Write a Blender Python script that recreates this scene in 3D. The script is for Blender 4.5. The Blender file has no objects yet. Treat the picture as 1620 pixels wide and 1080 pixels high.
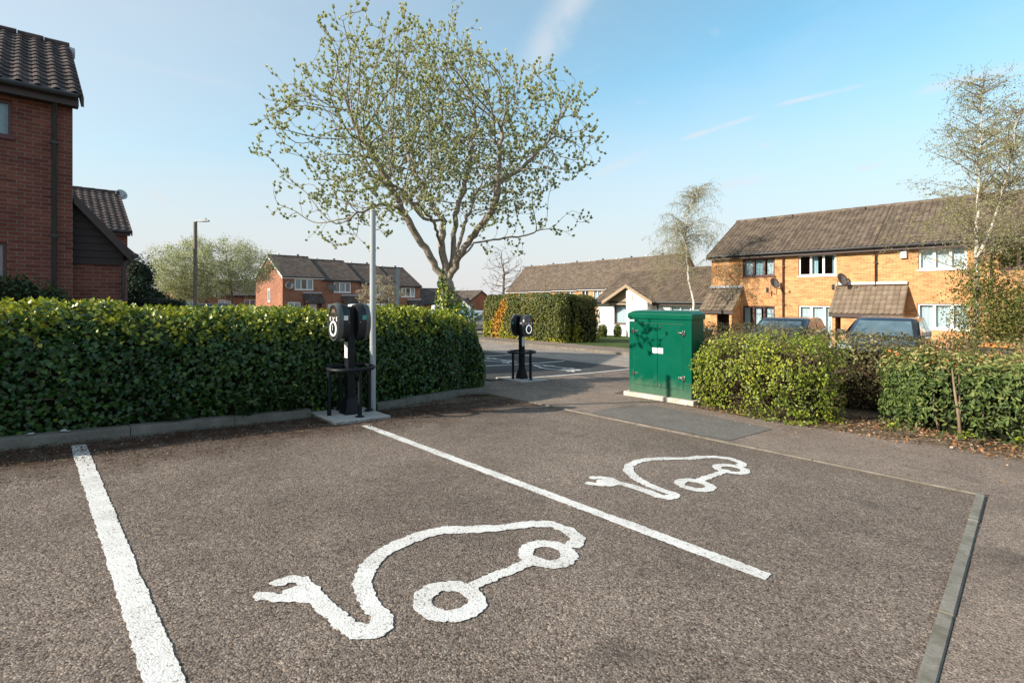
import bpy, bmesh, math, random
import numpy as np
from mathutils import Vector, Matrix, noise
R = math.radians
rnd = random.Random(7)
rng = np.random.default_rng(11)
S = bpy.context.scene
COL = S.collection
CA, SA, H0, FPX, CX, HY = .7180, .6961, 1.3, 795., 810., 472.

# ------------------------------------------------------------------ geometry of the place
def at(px, py, d):
    xp = (px-CX)/FPX
    return Vector(((CA*xp+SA)*d, (-SA*xp+CA)*d, H0+(HY-py)/FPX*d))
def gp(px, py):                       # a point on the sloping car park
    xp, yp = (px-CX)/FPX, (py-HY)/FPX
    z = H0/(yp-.06*(CA*xp+SA))
    return ((CA*xp+SA)*z, (-SA*xp+CA)*z)
_us = np.arange(-60, 400, .25)
_sl = np.interp(_us, [-14, -8, 9, 13, 24, 30], [0, .06, .06, .033, .033, 0])
_fz = -np.cumsum(_sl)*.25
_fz -= np.interp(0, _us, _fz)
def gz(u, v=0.):
    return float(np.interp(u, _us, _fz)) - .008*min(max(v-20, 0), 40)
def gza(u, v):
    return np.interp(u, _us, _fz) - .008*np.clip(v-20, 0, 40)

# ------------------------------------------------------------------ object helpers
def tag(o, label=None, cat=None, group=None, kind=None):
    if label: o['label'] = label
    if cat: o['category'] = cat
    if group: o['group'] = group
    if kind: o['kind'] = kind
    return o
def thing(name, label, cat, loc=(0, 0, 0), rz=0., group=None):
    o = bpy.data.objects.new(name, None); COL.objects.link(o)
    o.empty_display_size = .2
    o.location = loc; o.rotation_euler = (0, 0, rz)
    return tag(o, label, cat, group)
def dup(root, loc, rz, label, recolor=None):
    def cp(o, par):
        c = o.copy(); COL.objects.link(c)
        if par: c.parent = par
        if recolor and o.type == 'MESH':
            for i, sl in enumerate(c.material_slots):
                if sl.material and sl.material.name in recolor:
                    sl.link = 'OBJECT'; sl.material = recolor[sl.material.name if sl.material else o.data.materials[i].name]
        for ch in o.children: cp(ch, c)
        return c
    r = cp(root, None)
    r.location = loc; r.rotation_euler = (0, 0, rz); r['label'] = label
    return r
def world_offset(o):
    p = Vector((0, 0, 0))
    while o is not None:
        p += Vector(o.location); o = o.parent
    return p

class MB:
    def __init__(s): s.v, s.f, s.uv = [], [], []
    def poly(s, pts, uv=None):
        n = len(s.v); s.v += [tuple(p) for p in pts]; s.f.append(list(range(n, n+len(pts)))); s.uv.append(uv)
    def box(s, x0, x1, y0, y1, z0, z1):
        n = len(s.v)
        s.v += [(x0,y0,z0),(x1,y0,z0),(x1,y1,z0),(x0,y1,z0),(x0,y0,z1),(x1,y0,z1),(x1,y1,z1),(x0,y1,z1)]
        for q in ((0,3,2,1),(4,5,6,7),(0,1,5,4),(1,2,6,5),(2,3,7,6),(3,0,4,7)):
            s.f.append([n+i for i in q]); s.uv.append(None)
    def hexa(s, b, t):                # bottom loop, top loop (same length)
        n = len(s.v); k = len(b)
        s.v += [tuple(p) for p in b]+[tuple(p) for p in t]
        s.f.append([n+i for i in range(k)][::-1]); s.f.append([n+k+i for i in range(k)]); s.uv += [None, None]
        for i in range(k):
            j = (i+1) % k
            s.f.append([n+i, n+j, n+k+j, n+k+i]); s.uv.append(None)
    def loft(s, loops, cap=True, closed=True):
        n = len(s.v); k = len(loops[0])
        for l in loops: s.v += [tuple(p) for p in l]
        for a in range(len(loops)-1):
            for i in range(k if closed else k-1):
                j = (i+1) % k
                s.f.append([n+a*k+i, n+a*k+j, n+(a+1)*k+j, n+(a+1)*k+i]); s.uv.append(None)
        if cap:
            s.f.append([n+i for i in range(k)][::-1]); s.f.append([n+(len(loops)-1)*k+i for i in range(k)]); s.uv += [None, None]
    def tube(s, pts, rad, n=8, cap=True, closed=False):
        pts = [Vector(p) for p in pts]; m = len(pts)
        if not hasattr(rad, '__len__'): rad = [rad]*m
        loops = []; ref = None
        for i, p in enumerate(pts):
            if closed: t = pts[(i+1) % m]-pts[i-1]
            else: t = pts[min(i+1, m-1)]-pts[max(i-1, 0)]
            if t.length < 1e-9: t = Vector((0, 0, 1))
            t.normalize()
            if ref is None:
                ref = Vector((1, 0, 0)) if abs(t.x) < .8 else Vector((0, 1, 0))
            ref = (ref-t*ref.dot(t))
            if ref.length < 1e-6: ref = t.orthogonal()
            ref.normalize(); b = t.cross(ref)
            loops.append([p+(ref*math.cos(2*math.pi*k/n)+b*math.sin(2*math.pi*k/n))*rad[i] for k in range(n)])
        if closed: loops.append(loops[0])
        s.loft(loops, cap and not closed)
    def lathe(s, prof, n=24, c=(0, 0, 0), ax='z', sx=1., sy=1.):
        loops = []
        for r, h in prof:
            l = []
            for k in range(n):
                a = 2*math.pi*k/n; x, y = r*math.cos(a)*sx, r*math.sin(a)*sy
                p = {'z': (x, y, h), 'y': (x, h, y), 'x': (h, x, y)}[ax]
                l.append((c[0]+p[0], c[1]+p[1], c[2]+p[2]))
            loops.append(l)
        s.loft(loops, True)
    def build(s, name, mat, parent=None, smooth=False, bevel=0, seg=2, world=False, fix=True):
        off = world_offset(parent) if (world and parent is not None) else Vector((0, 0, 0))
        me = bpy.data.meshes.new(name)
        me.from_pydata([(p[0]-off.x, p[1]-off.y, p[2]-off.z) for p in s.v], [], s.f)
        uvl = me.uv_layers.new(name='UVMap')
        data = uvl.data
        for p in me.polygons:
            u = s.uv[p.index]
            if u is not None:
                for k, li in enumerate(p.loop_indices): data[li].uv = u[k]
            else:
                nx, ny, nz = abs(p.normal.x), abs(p.normal.y), abs(p.normal.z)
                for li in p.loop_indices:
                    q = s.v[me.loops[li].vertex_index]
                    data[li].uv = (q[1], q[2]) if nx >= ny and nx > nz*.8 else ((q[0], q[2]) if ny > nz*.8 else (q[0], q[1]))
        if fix:
            bm = bmesh.new(); bm.from_mesh(me)
            bmesh.ops.recalc_face_normals(bm, faces=bm.faces[:]); bm.to_mesh(me); bm.free()
        if smooth:
            for p in me.polygons: p.use_smooth = True
        me.materials.append(mat)
        o = bpy.data.objects.new(name, me); COL.objects.link(o)
        if parent is not None: o.parent = parent
        if bevel:
            m = o.modifiers.new('bevel', 'BEVEL'); m.width = bevel; m.segments = seg; m.limit_method = 'ANGLE'; m.angle_limit = R(35)
            for p in me.polygons: p.use_smooth = True
            w = o.modifiers.new('wn', 'WEIGHTED_NORMAL'); w.keep_sharp = True
        elif smooth == 'auto':
            me.set_sharp_from_angle(angle=R(40))
        return o

def np_mesh(name, V, F, mat, parent=None, smooth=False, tint=None, world=True):
    """V (n,3) array, F list/array of equal-length faces"""
    me = bpy.data.meshes.new(name)
    V = np.asarray(V, dtype=np.float64)
    if parent is not None and world:
        V = V - np.array(world_offset(parent))
    F = np.asarray(F, dtype=np.int32); k = F.shape[1]
    me.vertices.add(len(V)); me.vertices.foreach_set('co', V.ravel().astype(np.float32))
    me.loops.add(F.size); me.loops.foreach_set('vertex_index', F.ravel())
    me.polygons.add(len(F)); me.polygons.foreach_set('loop_start', np.arange(0, F.size, k, dtype=np.int32))
    if smooth: me.polygons.foreach_set('use_smooth', np.ones(len(F), dtype=bool))
    if tint is not None:
        a = me.attributes.new('tint', 'FLOAT', 'POINT'); a.data.foreach_set('value', np.asarray(tint, dtype=np.float32))
    me.update(); me.validate()
    me.materials.append(mat)
    o = bpy.data.objects.new(name, me); COL.objects.link(o)
    if parent is not None: o.parent = parent
    return o

# ------------------------------------------------------------------ materials
class NT:
    def __init__(s, name):
        s.m = bpy.data.materials.new(name); s.m.use_nodes = True
        s.t = s.m.node_tree; s.N = s.t.nodes; s.L = s.t.links
        s.b = s.N['Principled BSDF']; s.out = s.N['Material Output']
    def n(s, typ, **kw):
        x = s.N.new(typ)
        for k, v in kw.items():
            if k.startswith('i_'):
                key = k[2:]
                x.inputs[int(key) if key.isdigit() else key.replace('_', ' ')].default_value = v
            else: setattr(x, k, v)
        return x
    def l(s, a, b): s.L.new(a, b); return b
    def val(s, inp, v):
        if hasattr(v, 'is_output') or isinstance(v, bpy.types.NodeSocket): s.L.new(v, inp)
        else: inp.default_value = v
    def math(s, op, a, b=0., c=None, clamp=False):
        x = s.N.new('ShaderNodeMath'); x.operation = op; x.use_clamp = clamp
        s.val(x.inputs[0], a); s.val(x.inputs[1], b)
        if c is not None: s.val(x.inputs[2], c)
        return x.outputs[0]
    def mix(s, f, a, b, blend='MIX'):
        x = s.N.new('ShaderNodeMix'); x.data_type = 'RGBA'; x.blend_type = blend
        s.val(x.inputs[0], f)
        for i, c in ((6, a), (7, b)):
            if isinstance(c, bpy.types.NodeSocket): s.L.new(c, x.inputs[i])
            else: x.inputs[i].default_value = (*c, 1) if len(c) == 3 else c
        return x.outputs[2]
    def noise(s, vec, scale, detail=3., rough=.55):
        x = s.n('ShaderNodeTexNoise'); x.inputs['Scale'].default_value = scale
        x.inputs['Detail'].default_value = detail; x.inputs['Roughness'].default_value = rough
        if vec is not None: s.L.new(vec, x.inputs['Vector'])
        return x.outputs['Fac']
    def ramp(s, f, stops, interp='LINEAR'):
        x = s.N.new('ShaderNodeValToRGB'); x.color_ramp.interpolation = interp
        e = x.color_ramp.elements
        while len(e) < len(stops): e.new(.5)
        for el, (p, c) in zip(e, stops):
            el.position = p; el.color = (*c, 1) if hasattr(c, '__len__') else (c, c, c, 1)
        s.val(x.inputs[0], f); return x.outputs[0]
    def mrange(s, v, a, b, c=0., d=1.):
        x = s.n('ShaderNodeMapRange'); s.val(x.inputs[0], v)
        for i, q in ((1, a), (2, b), (3, c), (4, d)): x.inputs[i].default_value = q
        return x.outputs[0]
    def pos(s): return s.n('ShaderNodeNewGeometry').outputs['Position']
    def uv(s): return s.n('ShaderNodeTexCoord').outputs['UV']
    def obj(s): return s.n('ShaderNodeTexCoord').outputs['Object']
    def bump(s, h, strength, dist=.01):
        x = s.n('ShaderNodeBump'); x.inputs['Strength'].default_value = strength; x.inputs['Distance'].default_value = dist
        s.L.new(h, x.inputs['Height']); s.L.new(x.outputs[0], s.b.inputs['Normal'])
    def col(s, c): s.val(s.b.inputs['Base Color'], c if isinstance(c, bpy.types.NodeSocket) else (*c, 1))
    def set(s, rough=None, spec=None, metal=None, coat=None):
        if rough is not None: s.val(s.b.inputs['Roughness'], rough)
        if spec is not None: s.b.inputs['Specular IOR Level'].default_value = spec
        if metal is not None: s.b.inputs['Metallic'].default_value = metal
        if coat is not None: s.b.inputs['Coat Weight'].default_value = coat; s.b.inputs['Coat Roughness'].default_value = .04
        return s

def plain(name, c, rough=.5, metal=0., spec=.5, coat=None, var=.12, scale=6., bump=0., bscale=60.):
    t = NT(name); p = t.obj()
    n = t.noise(p, scale, 4)
    t.col(t.mix(t.mrange(n, .3, .7), [x*(1-var) for x in c], [min(1, x*(1+var)) for x in c]))
    t.set(t.mrange(n, .3, .7, rough*.88, min(1, rough*1.12)), spec, metal, coat)
    if bump: t.bump(t.noise(p, bscale, 3), bump, .004)
    return t.m

def asphalt(name, tones, dirt=None, scale=95., stain=(.7, 1.16), bump=1.):
    t = NT(name); p = t.pos()
    vo = t.n('ShaderNodeTexVoronoi'); vo.inputs['Scale'].default_value = scale*1.45; t.l(p, vo.inputs['Vector'])
    sep = t.n('ShaderNodeSeparateColor'); t.l(vo.outputs['Color'], sep.inputs[0])
    stone = t.ramp(sep.outputs[0], [(i/(len(tones)-1), c) for i, c in enumerate(tones)])
    edge = t.mrange(vo.outputs['Distance'], .3, .8, 1., .62)
    c = t.mix(1., stone, t.ramp(edge, [(0, 0), (1, 1)]), 'MULTIPLY')
    fine = t.noise(p, scale*4., 4, .7)
    c = t.mix(1., c, t.ramp(fine, [(.25, .6), (.75, 1.4)]), 'MULTIPLY')
    v2 = t.n('ShaderNodeTexVoronoi'); v2.inputs['Scale'].default_value = scale*.6; t.l(p, v2.inputs['Vector'])
    s2 = t.n('ShaderNodeSeparateColor'); t.l(v2.outputs['Color'], s2.inputs[0])
    c = t.mix(1., c, t.ramp(s2.outputs[1], [(0, .84), (1, 1.16)]), 'MULTIPLY')
    clump = t.noise(p, 22., 5, .7)
    c = t.mix(1., c, t.ramp(clump, [(.3, .86), (.7, 1.12)]), 'MULTIPLY')
    big = t.noise(p, .55, 5, .62); mid = t.noise(p, 3.2, 5, .65)
    c = t.mix(1., c, t.ramp(t.mrange(big, .3, .7), [(0, stain[0]), (1, stain[1])]), 'MULTIPLY')
    c = t.mix(1., c, t.ramp(t.mrange(mid, .3, .7), [(0, .86), (1, 1.1)]), 'MULTIPLY')
    # odd pale grit and dark oil spots
    v3 = t.n('ShaderNodeTexVoronoi'); v3.inputs['Scale'].default_value = 11.; t.l(p, v3.inputs['Vector'])
    s3 = t.n('ShaderNodeSeparateColor'); t.l(v3.outputs['Color'], s3.inputs[0])
    g = t.math('MULTIPLY', t.math('LESS_THAN', v3.outputs['Distance'], .075), t.math('GREATER_THAN', s3.outputs[0], .86))
    c = t.mix(g, c, (.42, .37, .30))
    oil = t.mrange(t.noise(p, 1.3, 3), .66, .76, 0., .45)
    c = t.mix(oil, c, (.045, .042, .04))
    if dirt is not None:              # brown silt washed against the kerb: v range
        sp = t.n('ShaderNodeSeparateXYZ'); t.l(p, sp.inputs[0])
        m = t.math('ADD', sp.outputs[1], t.mrange(t.noise(p, 1.7, 5, .65), .2, .8, -.55, .55))
        f = t.math('MULTIPLY', t.mrange(m, dirt[0], dirt[1]), t.mrange(t.noise(p, 7., 4), .3, .6, .45, 1.))
        c = t.mix(f, c, (.055, .03, .018))
        m2 = t.math('ADD', sp.outputs[0], t.mrange(t.noise(p, 2.1, 5, .6), .2, .8, -.3, .3))
        f2 = t.math('MULTIPLY', t.mrange(m2, 5.25, 5.75), t.mrange(t.noise(p, 9., 4), .35, .65, .1, .6))
        c = t.mix(f2, c, (.12, .085, .055))
    t.col(c); t.set(.85, .2)
    h = t.math('SUBTRACT', 1., vo.outputs['Distance'])
    h = t.math('ADD', h, t.math('ADD', t.math('MULTIPLY', sep.outputs[1], .5), t.math('MULTIPLY', fine, .6)))
    t.bump(h, bump*.75, .005)
    return t.m

def brick(name, c1, c2, mortar, dark=(.08, .03, .025), uvs=1.):
    t = NT(name); u = t.uv()
    b = t.n('ShaderNodeTexBrick'); t.l(u, b.inputs['Vector'])
    for k, v in (('Scale', uvs), ('Mortar Size', .008), ('Mortar Smooth', .15), ('Bias', 0.), ('Brick Width', .225), ('Row Height', .075)):
        b.inputs[k].default_value = v
    b.inputs['Color1'].default_value = (*c1, 1); b.inputs['Color2'].default_value = (*c2, 1); b.inputs['Mortar'].default_value = (*mortar, 1)
    # a second random tone per brick
    m = t.n('ShaderNodeMapping'); m.inputs['Location'].default_value = (13.275, 4.2, 0); t.l(u, m.inputs[0])
    b2 = t.n('ShaderNodeTexBrick'); t.l(m.outputs[0], b2.inputs['Vector'])
    for k, v in (('Scale', uvs), ('Mortar Size', 0.), ('Bias', -.35), ('Brick Width', .225), ('Row Height', .075)): b2.inputs[k].default_value = v
    b2.inputs['Color1'].default_value = (1, 1, 1, 1); b2.inputs['Color2'].default_value = (.55, .5, .5, 1)
    c = t.mix(.8, b.outputs['Color'], b2.outputs['Color'], 'MULTIPLY')
    n = t.noise(u, 3., 5, .65); n2 = t.noise(u, .5, 4)
    c = t.mix(1., c, t.ramp(t.mrange(n, .25, .75), [(0, .8), (1, 1.15)]), 'MULTIPLY')
    c = t.mix(1., c, t.ramp(t.mrange(n2, .3, .7), [(0, .86), (1, 1.08)]), 'MULTIPLY')
    n3 = t.noise(u, 45., 3)
    c = t.mix(1., c, t.ramp(n3, [(.2, .8), (.8, 1.15)]), 'MULTIPLY')
    t.col(c); t.set(.85, .25)
    t.bump(t.math('ADD', t.math('SUBTRACT', 1., b.outputs['Fac']), t.math('MULTIPLY', n3, .4)), .6, .008)
    return t.m

def tile_mat(name, a, b, c, moss, ps, pt, mossy=.5):
    t = NT(name); u = t.uv()
    sp = t.n('ShaderNodeSeparateXYZ'); t.l(u, sp.inputs[0])
    fx = t.math('FLOOR', t.math('DIVIDE', sp.outputs[0], ps)); fy = t.math('FLOOR', t.math('DIVIDE', sp.outputs[1], pt))
    cb = t.n('ShaderNodeCombineXYZ'); t.l(fx, cb.inputs[0]); t.l(fy, cb.inputs[1])
    w = t.n('ShaderNodeTexWhiteNoise'); t.l(cb.outputs[0], w.inputs['Vector'])
    col = t.ramp(w.outputs['Value'], [(0, a), (.55, b), (1, c)])
    n = t.noise(u, 2.2, 6, .68); n2 = t.noise(u, 26., 4, .6)
    col = t.mix(t.mrange(n, .5, .68, 0., mossy), col, moss)
    col = t.mix(1., col, t.ramp(n2, [(.25, .7), (.75, 1.25)]), 'MULTIPLY')
    col = t.mix(t.mrange(t.noise(u, 60., 2), .68, .75, 0., .55*mossy), col, (.35, .34, .28))
    t.col(col); t.set(.85, .25); t.bump(n2, .35, .006)
    return t.m

def leaf_mat(name, stops, rough=.45, transl=.28, spec=.35):
    t = NT(name)
    a = t.n('ShaderNodeAttribute'); a.attribute_name = 'tint'
    c = t.ramp(a.outputs['Fac'], stops)
    n = t.noise(t.pos(), 18., 2)
    c = t.mix(1., c, t.ramp(n, [(.2, .75), (.8, 1.2)]), 'MULTIPLY')
    t.col(c); t.set(rough, spec)
    tr = t.n('ShaderNodeBsdfTranslucent'); t.l(t.mix(1., c, (1.25, 1.2, .7), 'MULTIPLY'), tr.inputs[0])
    mx = t.n('ShaderNodeMixShader'); mx.inputs[0].default_value = transl
    t.l(t.b.outputs[0], mx.inputs[1]); t.l(tr.outputs[0], mx.inputs[2]); t.l(mx.outputs[0], t.out.inputs[0])
    return t.m

def bark(name, a, b, c=None, scale=9., stretch=.35, bump=.7):
    t = NT(name); p = t.pos()
    m = t.n('ShaderNodeMapping'); m.inputs['Scale'].default_value = (1, 1, stretch); t.l(p, m.inputs[0])
    n = t.noise(m.outputs[0], scale, 6, .65); n2 = t.noise(m.outputs[0], scale*5, 4)
    col = t.mix(t.mrange(n, .35, .65), a, b)
    col = t.mix(1., col, t.ramp(n2, [(.2, .7), (.8, 1.25)]), 'MULTIPLY')
    if c is not None: col = t.mix(t.mrange(t.noise(p, 2.6, 5, .65), .52, .64), col, c)
    t.col(col); t.set(.85, .2); t.bump(t.math('ADD', n, t.math('MULTIPLY', n2, .4)), bump, .012)
    return t.m

def glass_mat(name, tint=(.75, .85, .9)):
    t = NT(name)
    tr = t.n('ShaderNodeBsdfTransparent'); tr.inputs[0].default_value = (*tint, 1)
    gl = t.n('ShaderNodeBsdfGlossy'); gl.inputs['Roughness'].default_value = .02
    fr = t.n('ShaderNodeFresnel'); fr.inputs[0].default_value = 1.65
    nz = t.n('ShaderNodeBump'); nz.inputs['Strength'].default_value = .04; t.l(t.noise(t.pos(), 1.6, 2), nz.inputs['Height']); t.l(nz.outputs[0], gl.inputs['Normal'])
    mx = t.n('ShaderNodeMixShader'); t.l(t.math('ADD', fr.outputs[0], .04), mx.inputs[0]); t.l(tr.outputs[0], mx.inputs[1]); t.l(gl.outputs[0], mx.inputs[2])
    t.l(mx.outputs[0], t.out.inputs[0]); return t.m

M = {}
M['asphalt'] = asphalt('bay_asphalt', [(.080, .059, .049), (.182, .138, .112), (.276, .216, .174), (.222, .192, .17), (.47, .37, .295)], dirt=(4.75, 5.65), scale=88)
M['asphalt_path'] = asphalt('path_asphalt', [(.11, .08, .066), (.24, .18, .146), (.34, .262, .212), (.28, .238, .205), (.5, .39, .31)], scale=105)
M['asphalt_road'] = asphalt('road_asphalt', [(.16, .135, .115), (.32, .272, .232), (.43, .37, .318), (.37, .325, .29), (.58, .5, .43)], scale=80)
M['asphalt_bay2'] = asphalt('dark_bay_asphalt', [(.035, .035, .037), (.07, .068, .068), (.095, .09, .09), (.08, .08, .08), (.14, .13, .125)], scale=80)
M['asphalt_patch'] = asphalt('patch_asphalt', [(.12, .11, .10), (.175, .16, .147), (.215, .197, .18), (.19, .178, .165), (.28, .255, .23)], scale=170, bump=.4)
def soil_mat():
    t = NT('soil'); p = t.pos()
    n = t.noise(p, 5., 6, .7); n2 = t.noise(p, 45., 4)
    c = t.ramp(n, [(.3, (.07, .05, .035)), (.5, (.15, .115, .08)), (.7, (.24, .19, .14))])
    c = t.mix(1., c, t.ramp(n2, [(.25, .55), (.75, 1.4)]), 'MULTIPLY')
    t.col(c); t.set(.95, .1); t.bump(t.math('ADD', n, t.math('MULTIPLY', n2, .4)), .9, .03); return t.m
M['soil'] = soil_mat()
def grass_mat():
    t = NT('turf'); p = t.pos()
    n = t.noise(p, 1.2, 6, .7); n2 = t.noise(p, 40., 4)
    c = t.ramp(n, [(.3, (.05, .075, .022)), (.7, (.09, .13, .04))])
    c = t.mix(1., c, t.ramp(n2, [(.25, .5), (.75, 1.4)]), 'MULTIPLY')
    t.col(c); t.set(.9, .1); t.bump(n2, .9, .03); return t.m
M['turf'] = grass_mat()
def paint_mat():
    t = NT('road_paint'); p = t.pos()
    n = t.noise(p, 70., 4, .65); n2 = t.noise(p, 5., 5, .65)
    c = t.mix(t.mrange(n2, .35, .7), (.74, .73, .71), (.58, .565, .54))
    pits = t.mrange(t.math('ADD', n, t.mrange(n2, .3, .7, -.03, .05)), .565, .66, 0., .85)
    c = t.mix(pits, c, (.17, .145, .125))
    vo = t.n('ShaderNodeTexVoronoi'); vo.inputs['Scale'].default_value = 128.; t.l(p, vo.inputs['Vector'])
    c = t.mix(1., c, t.ramp(vo.outputs['Distance'], [(.3, 1.), (.9, .86)]), 'MULTIPLY')
    t.col(c); t.set(.7, .3); t.bump(t.math('ADD', t.math('SUBTRACT', 1., vo.outputs['Distance']), n), .4, .004); return t.m
M['paint'] = paint_mat()
def concrete(name, a, b, moss=None, scale=4.):
    t = NT(name); p = t.pos()
    n = t.noise(p, scale, 6, .68); n2 = t.noise(p, 70., 3)
    c = t.mix(t.mrange(n, .32, .68), a, b)
    c = t.mix(1., c, t.ramp(n2, [(.25, .78), (.75, 1.18)]), 'MULTIPLY')
    if moss: c = t.mix(t.mrange(t.noise(p, 9., 5, .65), .5, .64, 0., .7), c, moss)
    t.col(c); t.set(.88, .25); t.bump(n2, .4, .004); return t.m
M['kerb'] = concrete('kerb_concrete', (.10, .09, .078), (.185, .168, .145), (.10, .095, .065))
M['edging'] = concrete('edging_concrete', (.14, .12, .098), (.22, .195, .165), (.10, .09, .065))
M['edging_green'] = concrete('mossy_edging_concrete', (.165, .152, .13), (.255, .238, .205), (.12, .115, .08))
M['slab'] = concrete('slab_concrete', (.36, .34, .315), (.46, .44, .41))
M['plinth'] = concrete('plinth_concrete', (.44, .40, .35), (.58, .54, .48), (.30, .25, .19))
M['brick_red'] = brick('red_brick', (.25, .08, .058), (.17, .052, .042), (.22, .165, .135))
M['brick_red_far'] = brick('brown_red_brick', (.42, .17, .09), (.31, .11, .062), (.30, .24, .19))
M['brick_orange'] = brick('buff_orange_brick', (.70, .345, .13), (.54, .235, .085), (.60, .46, .31))
M['tile_dark'] = tile_mat('dark_roof_tile', (.042, .033, .033), (.062, .047, .045), (.09, .066, .06), (.08, .08, .06), .26, .31, .15)
M['tile_brown'] = tile_mat('brown_roof_tile', (.092, .069, .053), (.135, .102, .078), (.178, .135, .103), (.17, .15, .105), .20, .28, .5)
M['tile_far'] = tile_mat('dull_brown_roof_tile', (.07, .055, .048), (.095, .075, .065), (.125, .10, .085), (.11, .10, .08), .30, .34, .35)
M['tile_porch'] = tile_mat('pale_brown_porch_tile', (.165, .122, .09), (.20, .153, .113), (.245, .19, .142), (.2, .185, .14), .20, .27, .6)
M['white_frame'] = plain('white_window_plastic', (.78, .78, .76), .35, var=.04)
M['brown_frame'] = plain('brown_window_wood', (.085, .032, .026), .45, var=.2, scale=20)
M['maroon_frame'] = plain('maroon_window_wood', (.10, .025, .03), .4, var=.15, scale=20)
M['glass'] = glass_mat('window_glass')
M['curtain'] = plain('net_curtain', (.72, .73, .72), .9, var=.08, scale=12)
M['curtain_blue'] = plain('pale_blue_curtain', (.46, .60, .62), .9, var=.15, scale=12)
M['curtain_red'] = plain('patterned_curtain', (.42, .28, .30), .9, var=.5, scale=25)
M['black_pipe'] = plain('black_rainwater_plastic', (.022, .024, .027), .4, var=.2)
M['fascia'] = plain('dark_fascia_board', (.055, .036, .035), .6, var=.25, scale=14)
M['white_board'] = plain('white_fascia_board', (.72, .71, .68), .5, var=.08)
M['tan_board'] = plain('weathered_tan_board', (.33, .24, .16), .75, var=.25, scale=18)
M['cladding'] = plain('dark_timber_cladding', (.034, .022, .022), .75, var=.4, scale=14, bump=.5)
M['render_white'] = plain('white_render', (.76, .75, .73), .85, var=.06, scale=2.5, bump=.3, bscale=120)
M['lead'] = plain('lead_flashing', (.42, .43, .45), .55, var=.15)
M['dark_wood'] = plain('dark_timber_door', (.05, .035, .03), .6, var=.3, scale=16)
M['white_door'] = plain('white_painted_door', (.74, .74, .73), .45, var=.05)
M['grey_pole'] = plain('grey_painted_steel', (.34, .37, .385), .45, var=.08, scale=5)
M['olive_pole'] = plain('weathered_olive_column', (.155, .125, .085), .7, var=.3, scale=5)
M['lantern'] = plain('pale_grey_lantern', (.38, .40, .41), .5, var=.1)
M['charger_body'] = plain('charger_black_plastic', (.012, .0135, .016), .36, var=.1, spec=.4)
M['charger_face'] = plain('charger_gloss_face', (.03, .024, .022), .18, var=.1, coat=.4)
M['charger_steel'] = plain('black_powder_coat', (.008, .010, .013), .45, spec=.22, var=.15, bump=.1, bscale=300)
M['rim_grey'] = plain('charger_grey_rim', (.07, .078, .08), .3, var=.1)
def led():
    t = NT('status_ring_light'); t.col((.8, .8, .8)); t.b.inputs['Emission Color'].default_value = (1, .98, .95, 1); t.b.inputs['Emission Strength'].default_value = .45; return t.m
M['ring'] = led()
M['mark_white'] = plain('white_print', (.75, .75, .74), .5, var=.03)
M['mark_grey'] = plain('grey_label_print', (.45, .46, .46), .5, var=.15, scale=40)
M['mark_teal'] = plain('teal_label_print', (.05, .28, .26), .4, var=.1)
M['mark_red'] = plain('red_print', (.5, .07, .05), .5, var=.05)
M['mark_black'] = plain('black_print', (.03, .03, .03), .5, var=.05)
def cabinet_mat():
    t = NT('green_gloss_paint'); p = t.obj()
    n = t.noise(p, 3., 5, .6)
    c = t.mix(t.mrange(n, .3, .7), (.0, .078, .045), (.0, .092, .054))
    c = t.mix(t.mrange(t.noise(p, 22., 4, .7), .66, .76, 0., .25), c, (.05, .2, .13))
    sp = t.n('ShaderNodeSeparateXYZ'); t.l(p, sp.inputs[0])
    dust = t.math('MULTIPLY', t.mrange(t.math('ADD', sp.outputs[2], t.mrange(t.noise(p, 9., 4), .2, .8, -.12, .12)), .32, .08, 0., .35), 1.)
    c = t.mix(dust, c, (.17, .2, .14))
    t.col(c); t.set(t.mrange(n, .3, .7, .26, .38), .14, 0, 0.); t.bump(t.noise(p, 2.2, 2), .05, .02); return t.m
M['cabinet'] = cabinet_mat()
M['chrome'] = plain('bright_steel', (.62, .60, .58), .22, 1., var=.1)
M['rubber'] = plain('tyre_rubber', (.018, .018, .019), .8, var=.2)
M['alloy'] = plain('alloy_wheel', (.42, .43, .44), .3, .9, var=.1)
M['car_glass'] = plain('car_glass', (.085, .135, .165), .05, spec=.7, var=.25, scale=2.5)  # bluish base colour stands in for sky reflected in the panes
M['car_trim'] = plain('black_car_trim', (.018, .018, .02), .5, var=.1)
M['car_lamp'] = plain('headlamp_glass', (.62, .66, .68), .1, spec=.7, var=.05)
M['tail_lamp'] = plain('red_tail_lamp', (.32, .015, .012), .15, var=.05)
def car_paint(name, c, metal=.25): return plain(name, c, .28, metal, .5, coat=.8, var=.03)
M['paint_black'] = car_paint('black_car_paint', (.010, .011, .014))
M['paint_navy'] = car_paint('navy_car_paint', (.016, .022, .042))
M['paint_blue'] = car_paint('blue_car_paint', (.10, .19, .30))
M['paint_silver'] = car_paint('silver_car_paint', (.40, .42, .42), .6)
M['paint_grey'] = car_paint('grey_car_paint', (.14, .15, .16), .5)
M['paint_white'] = car_paint('white_car_paint', (.78, .79, .79), 0.)
M['bin_black'] = plain('black_bin_plastic', (.03, .032, .036), .55, var=.2)
M['bin_orange'] = plain('orange_bin_lid', (.55, .18, .03), .5, var=.1)
M['bin_green'] = plain('green_bin_plastic', (.03, .10, .045), .55, var=.15)
M['bin_lid_grey'] = plain('grey_green_bin_lid', (.20, .26, .22), .55, var=.15)
M['dish_pale'] = plain('pale_grey_dish_paint', (.42, .43, .44), .5, var=.1)
M['dish'] = plain('grey_dish_paint', (.11, .10, .095), .5, var=.2)
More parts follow.
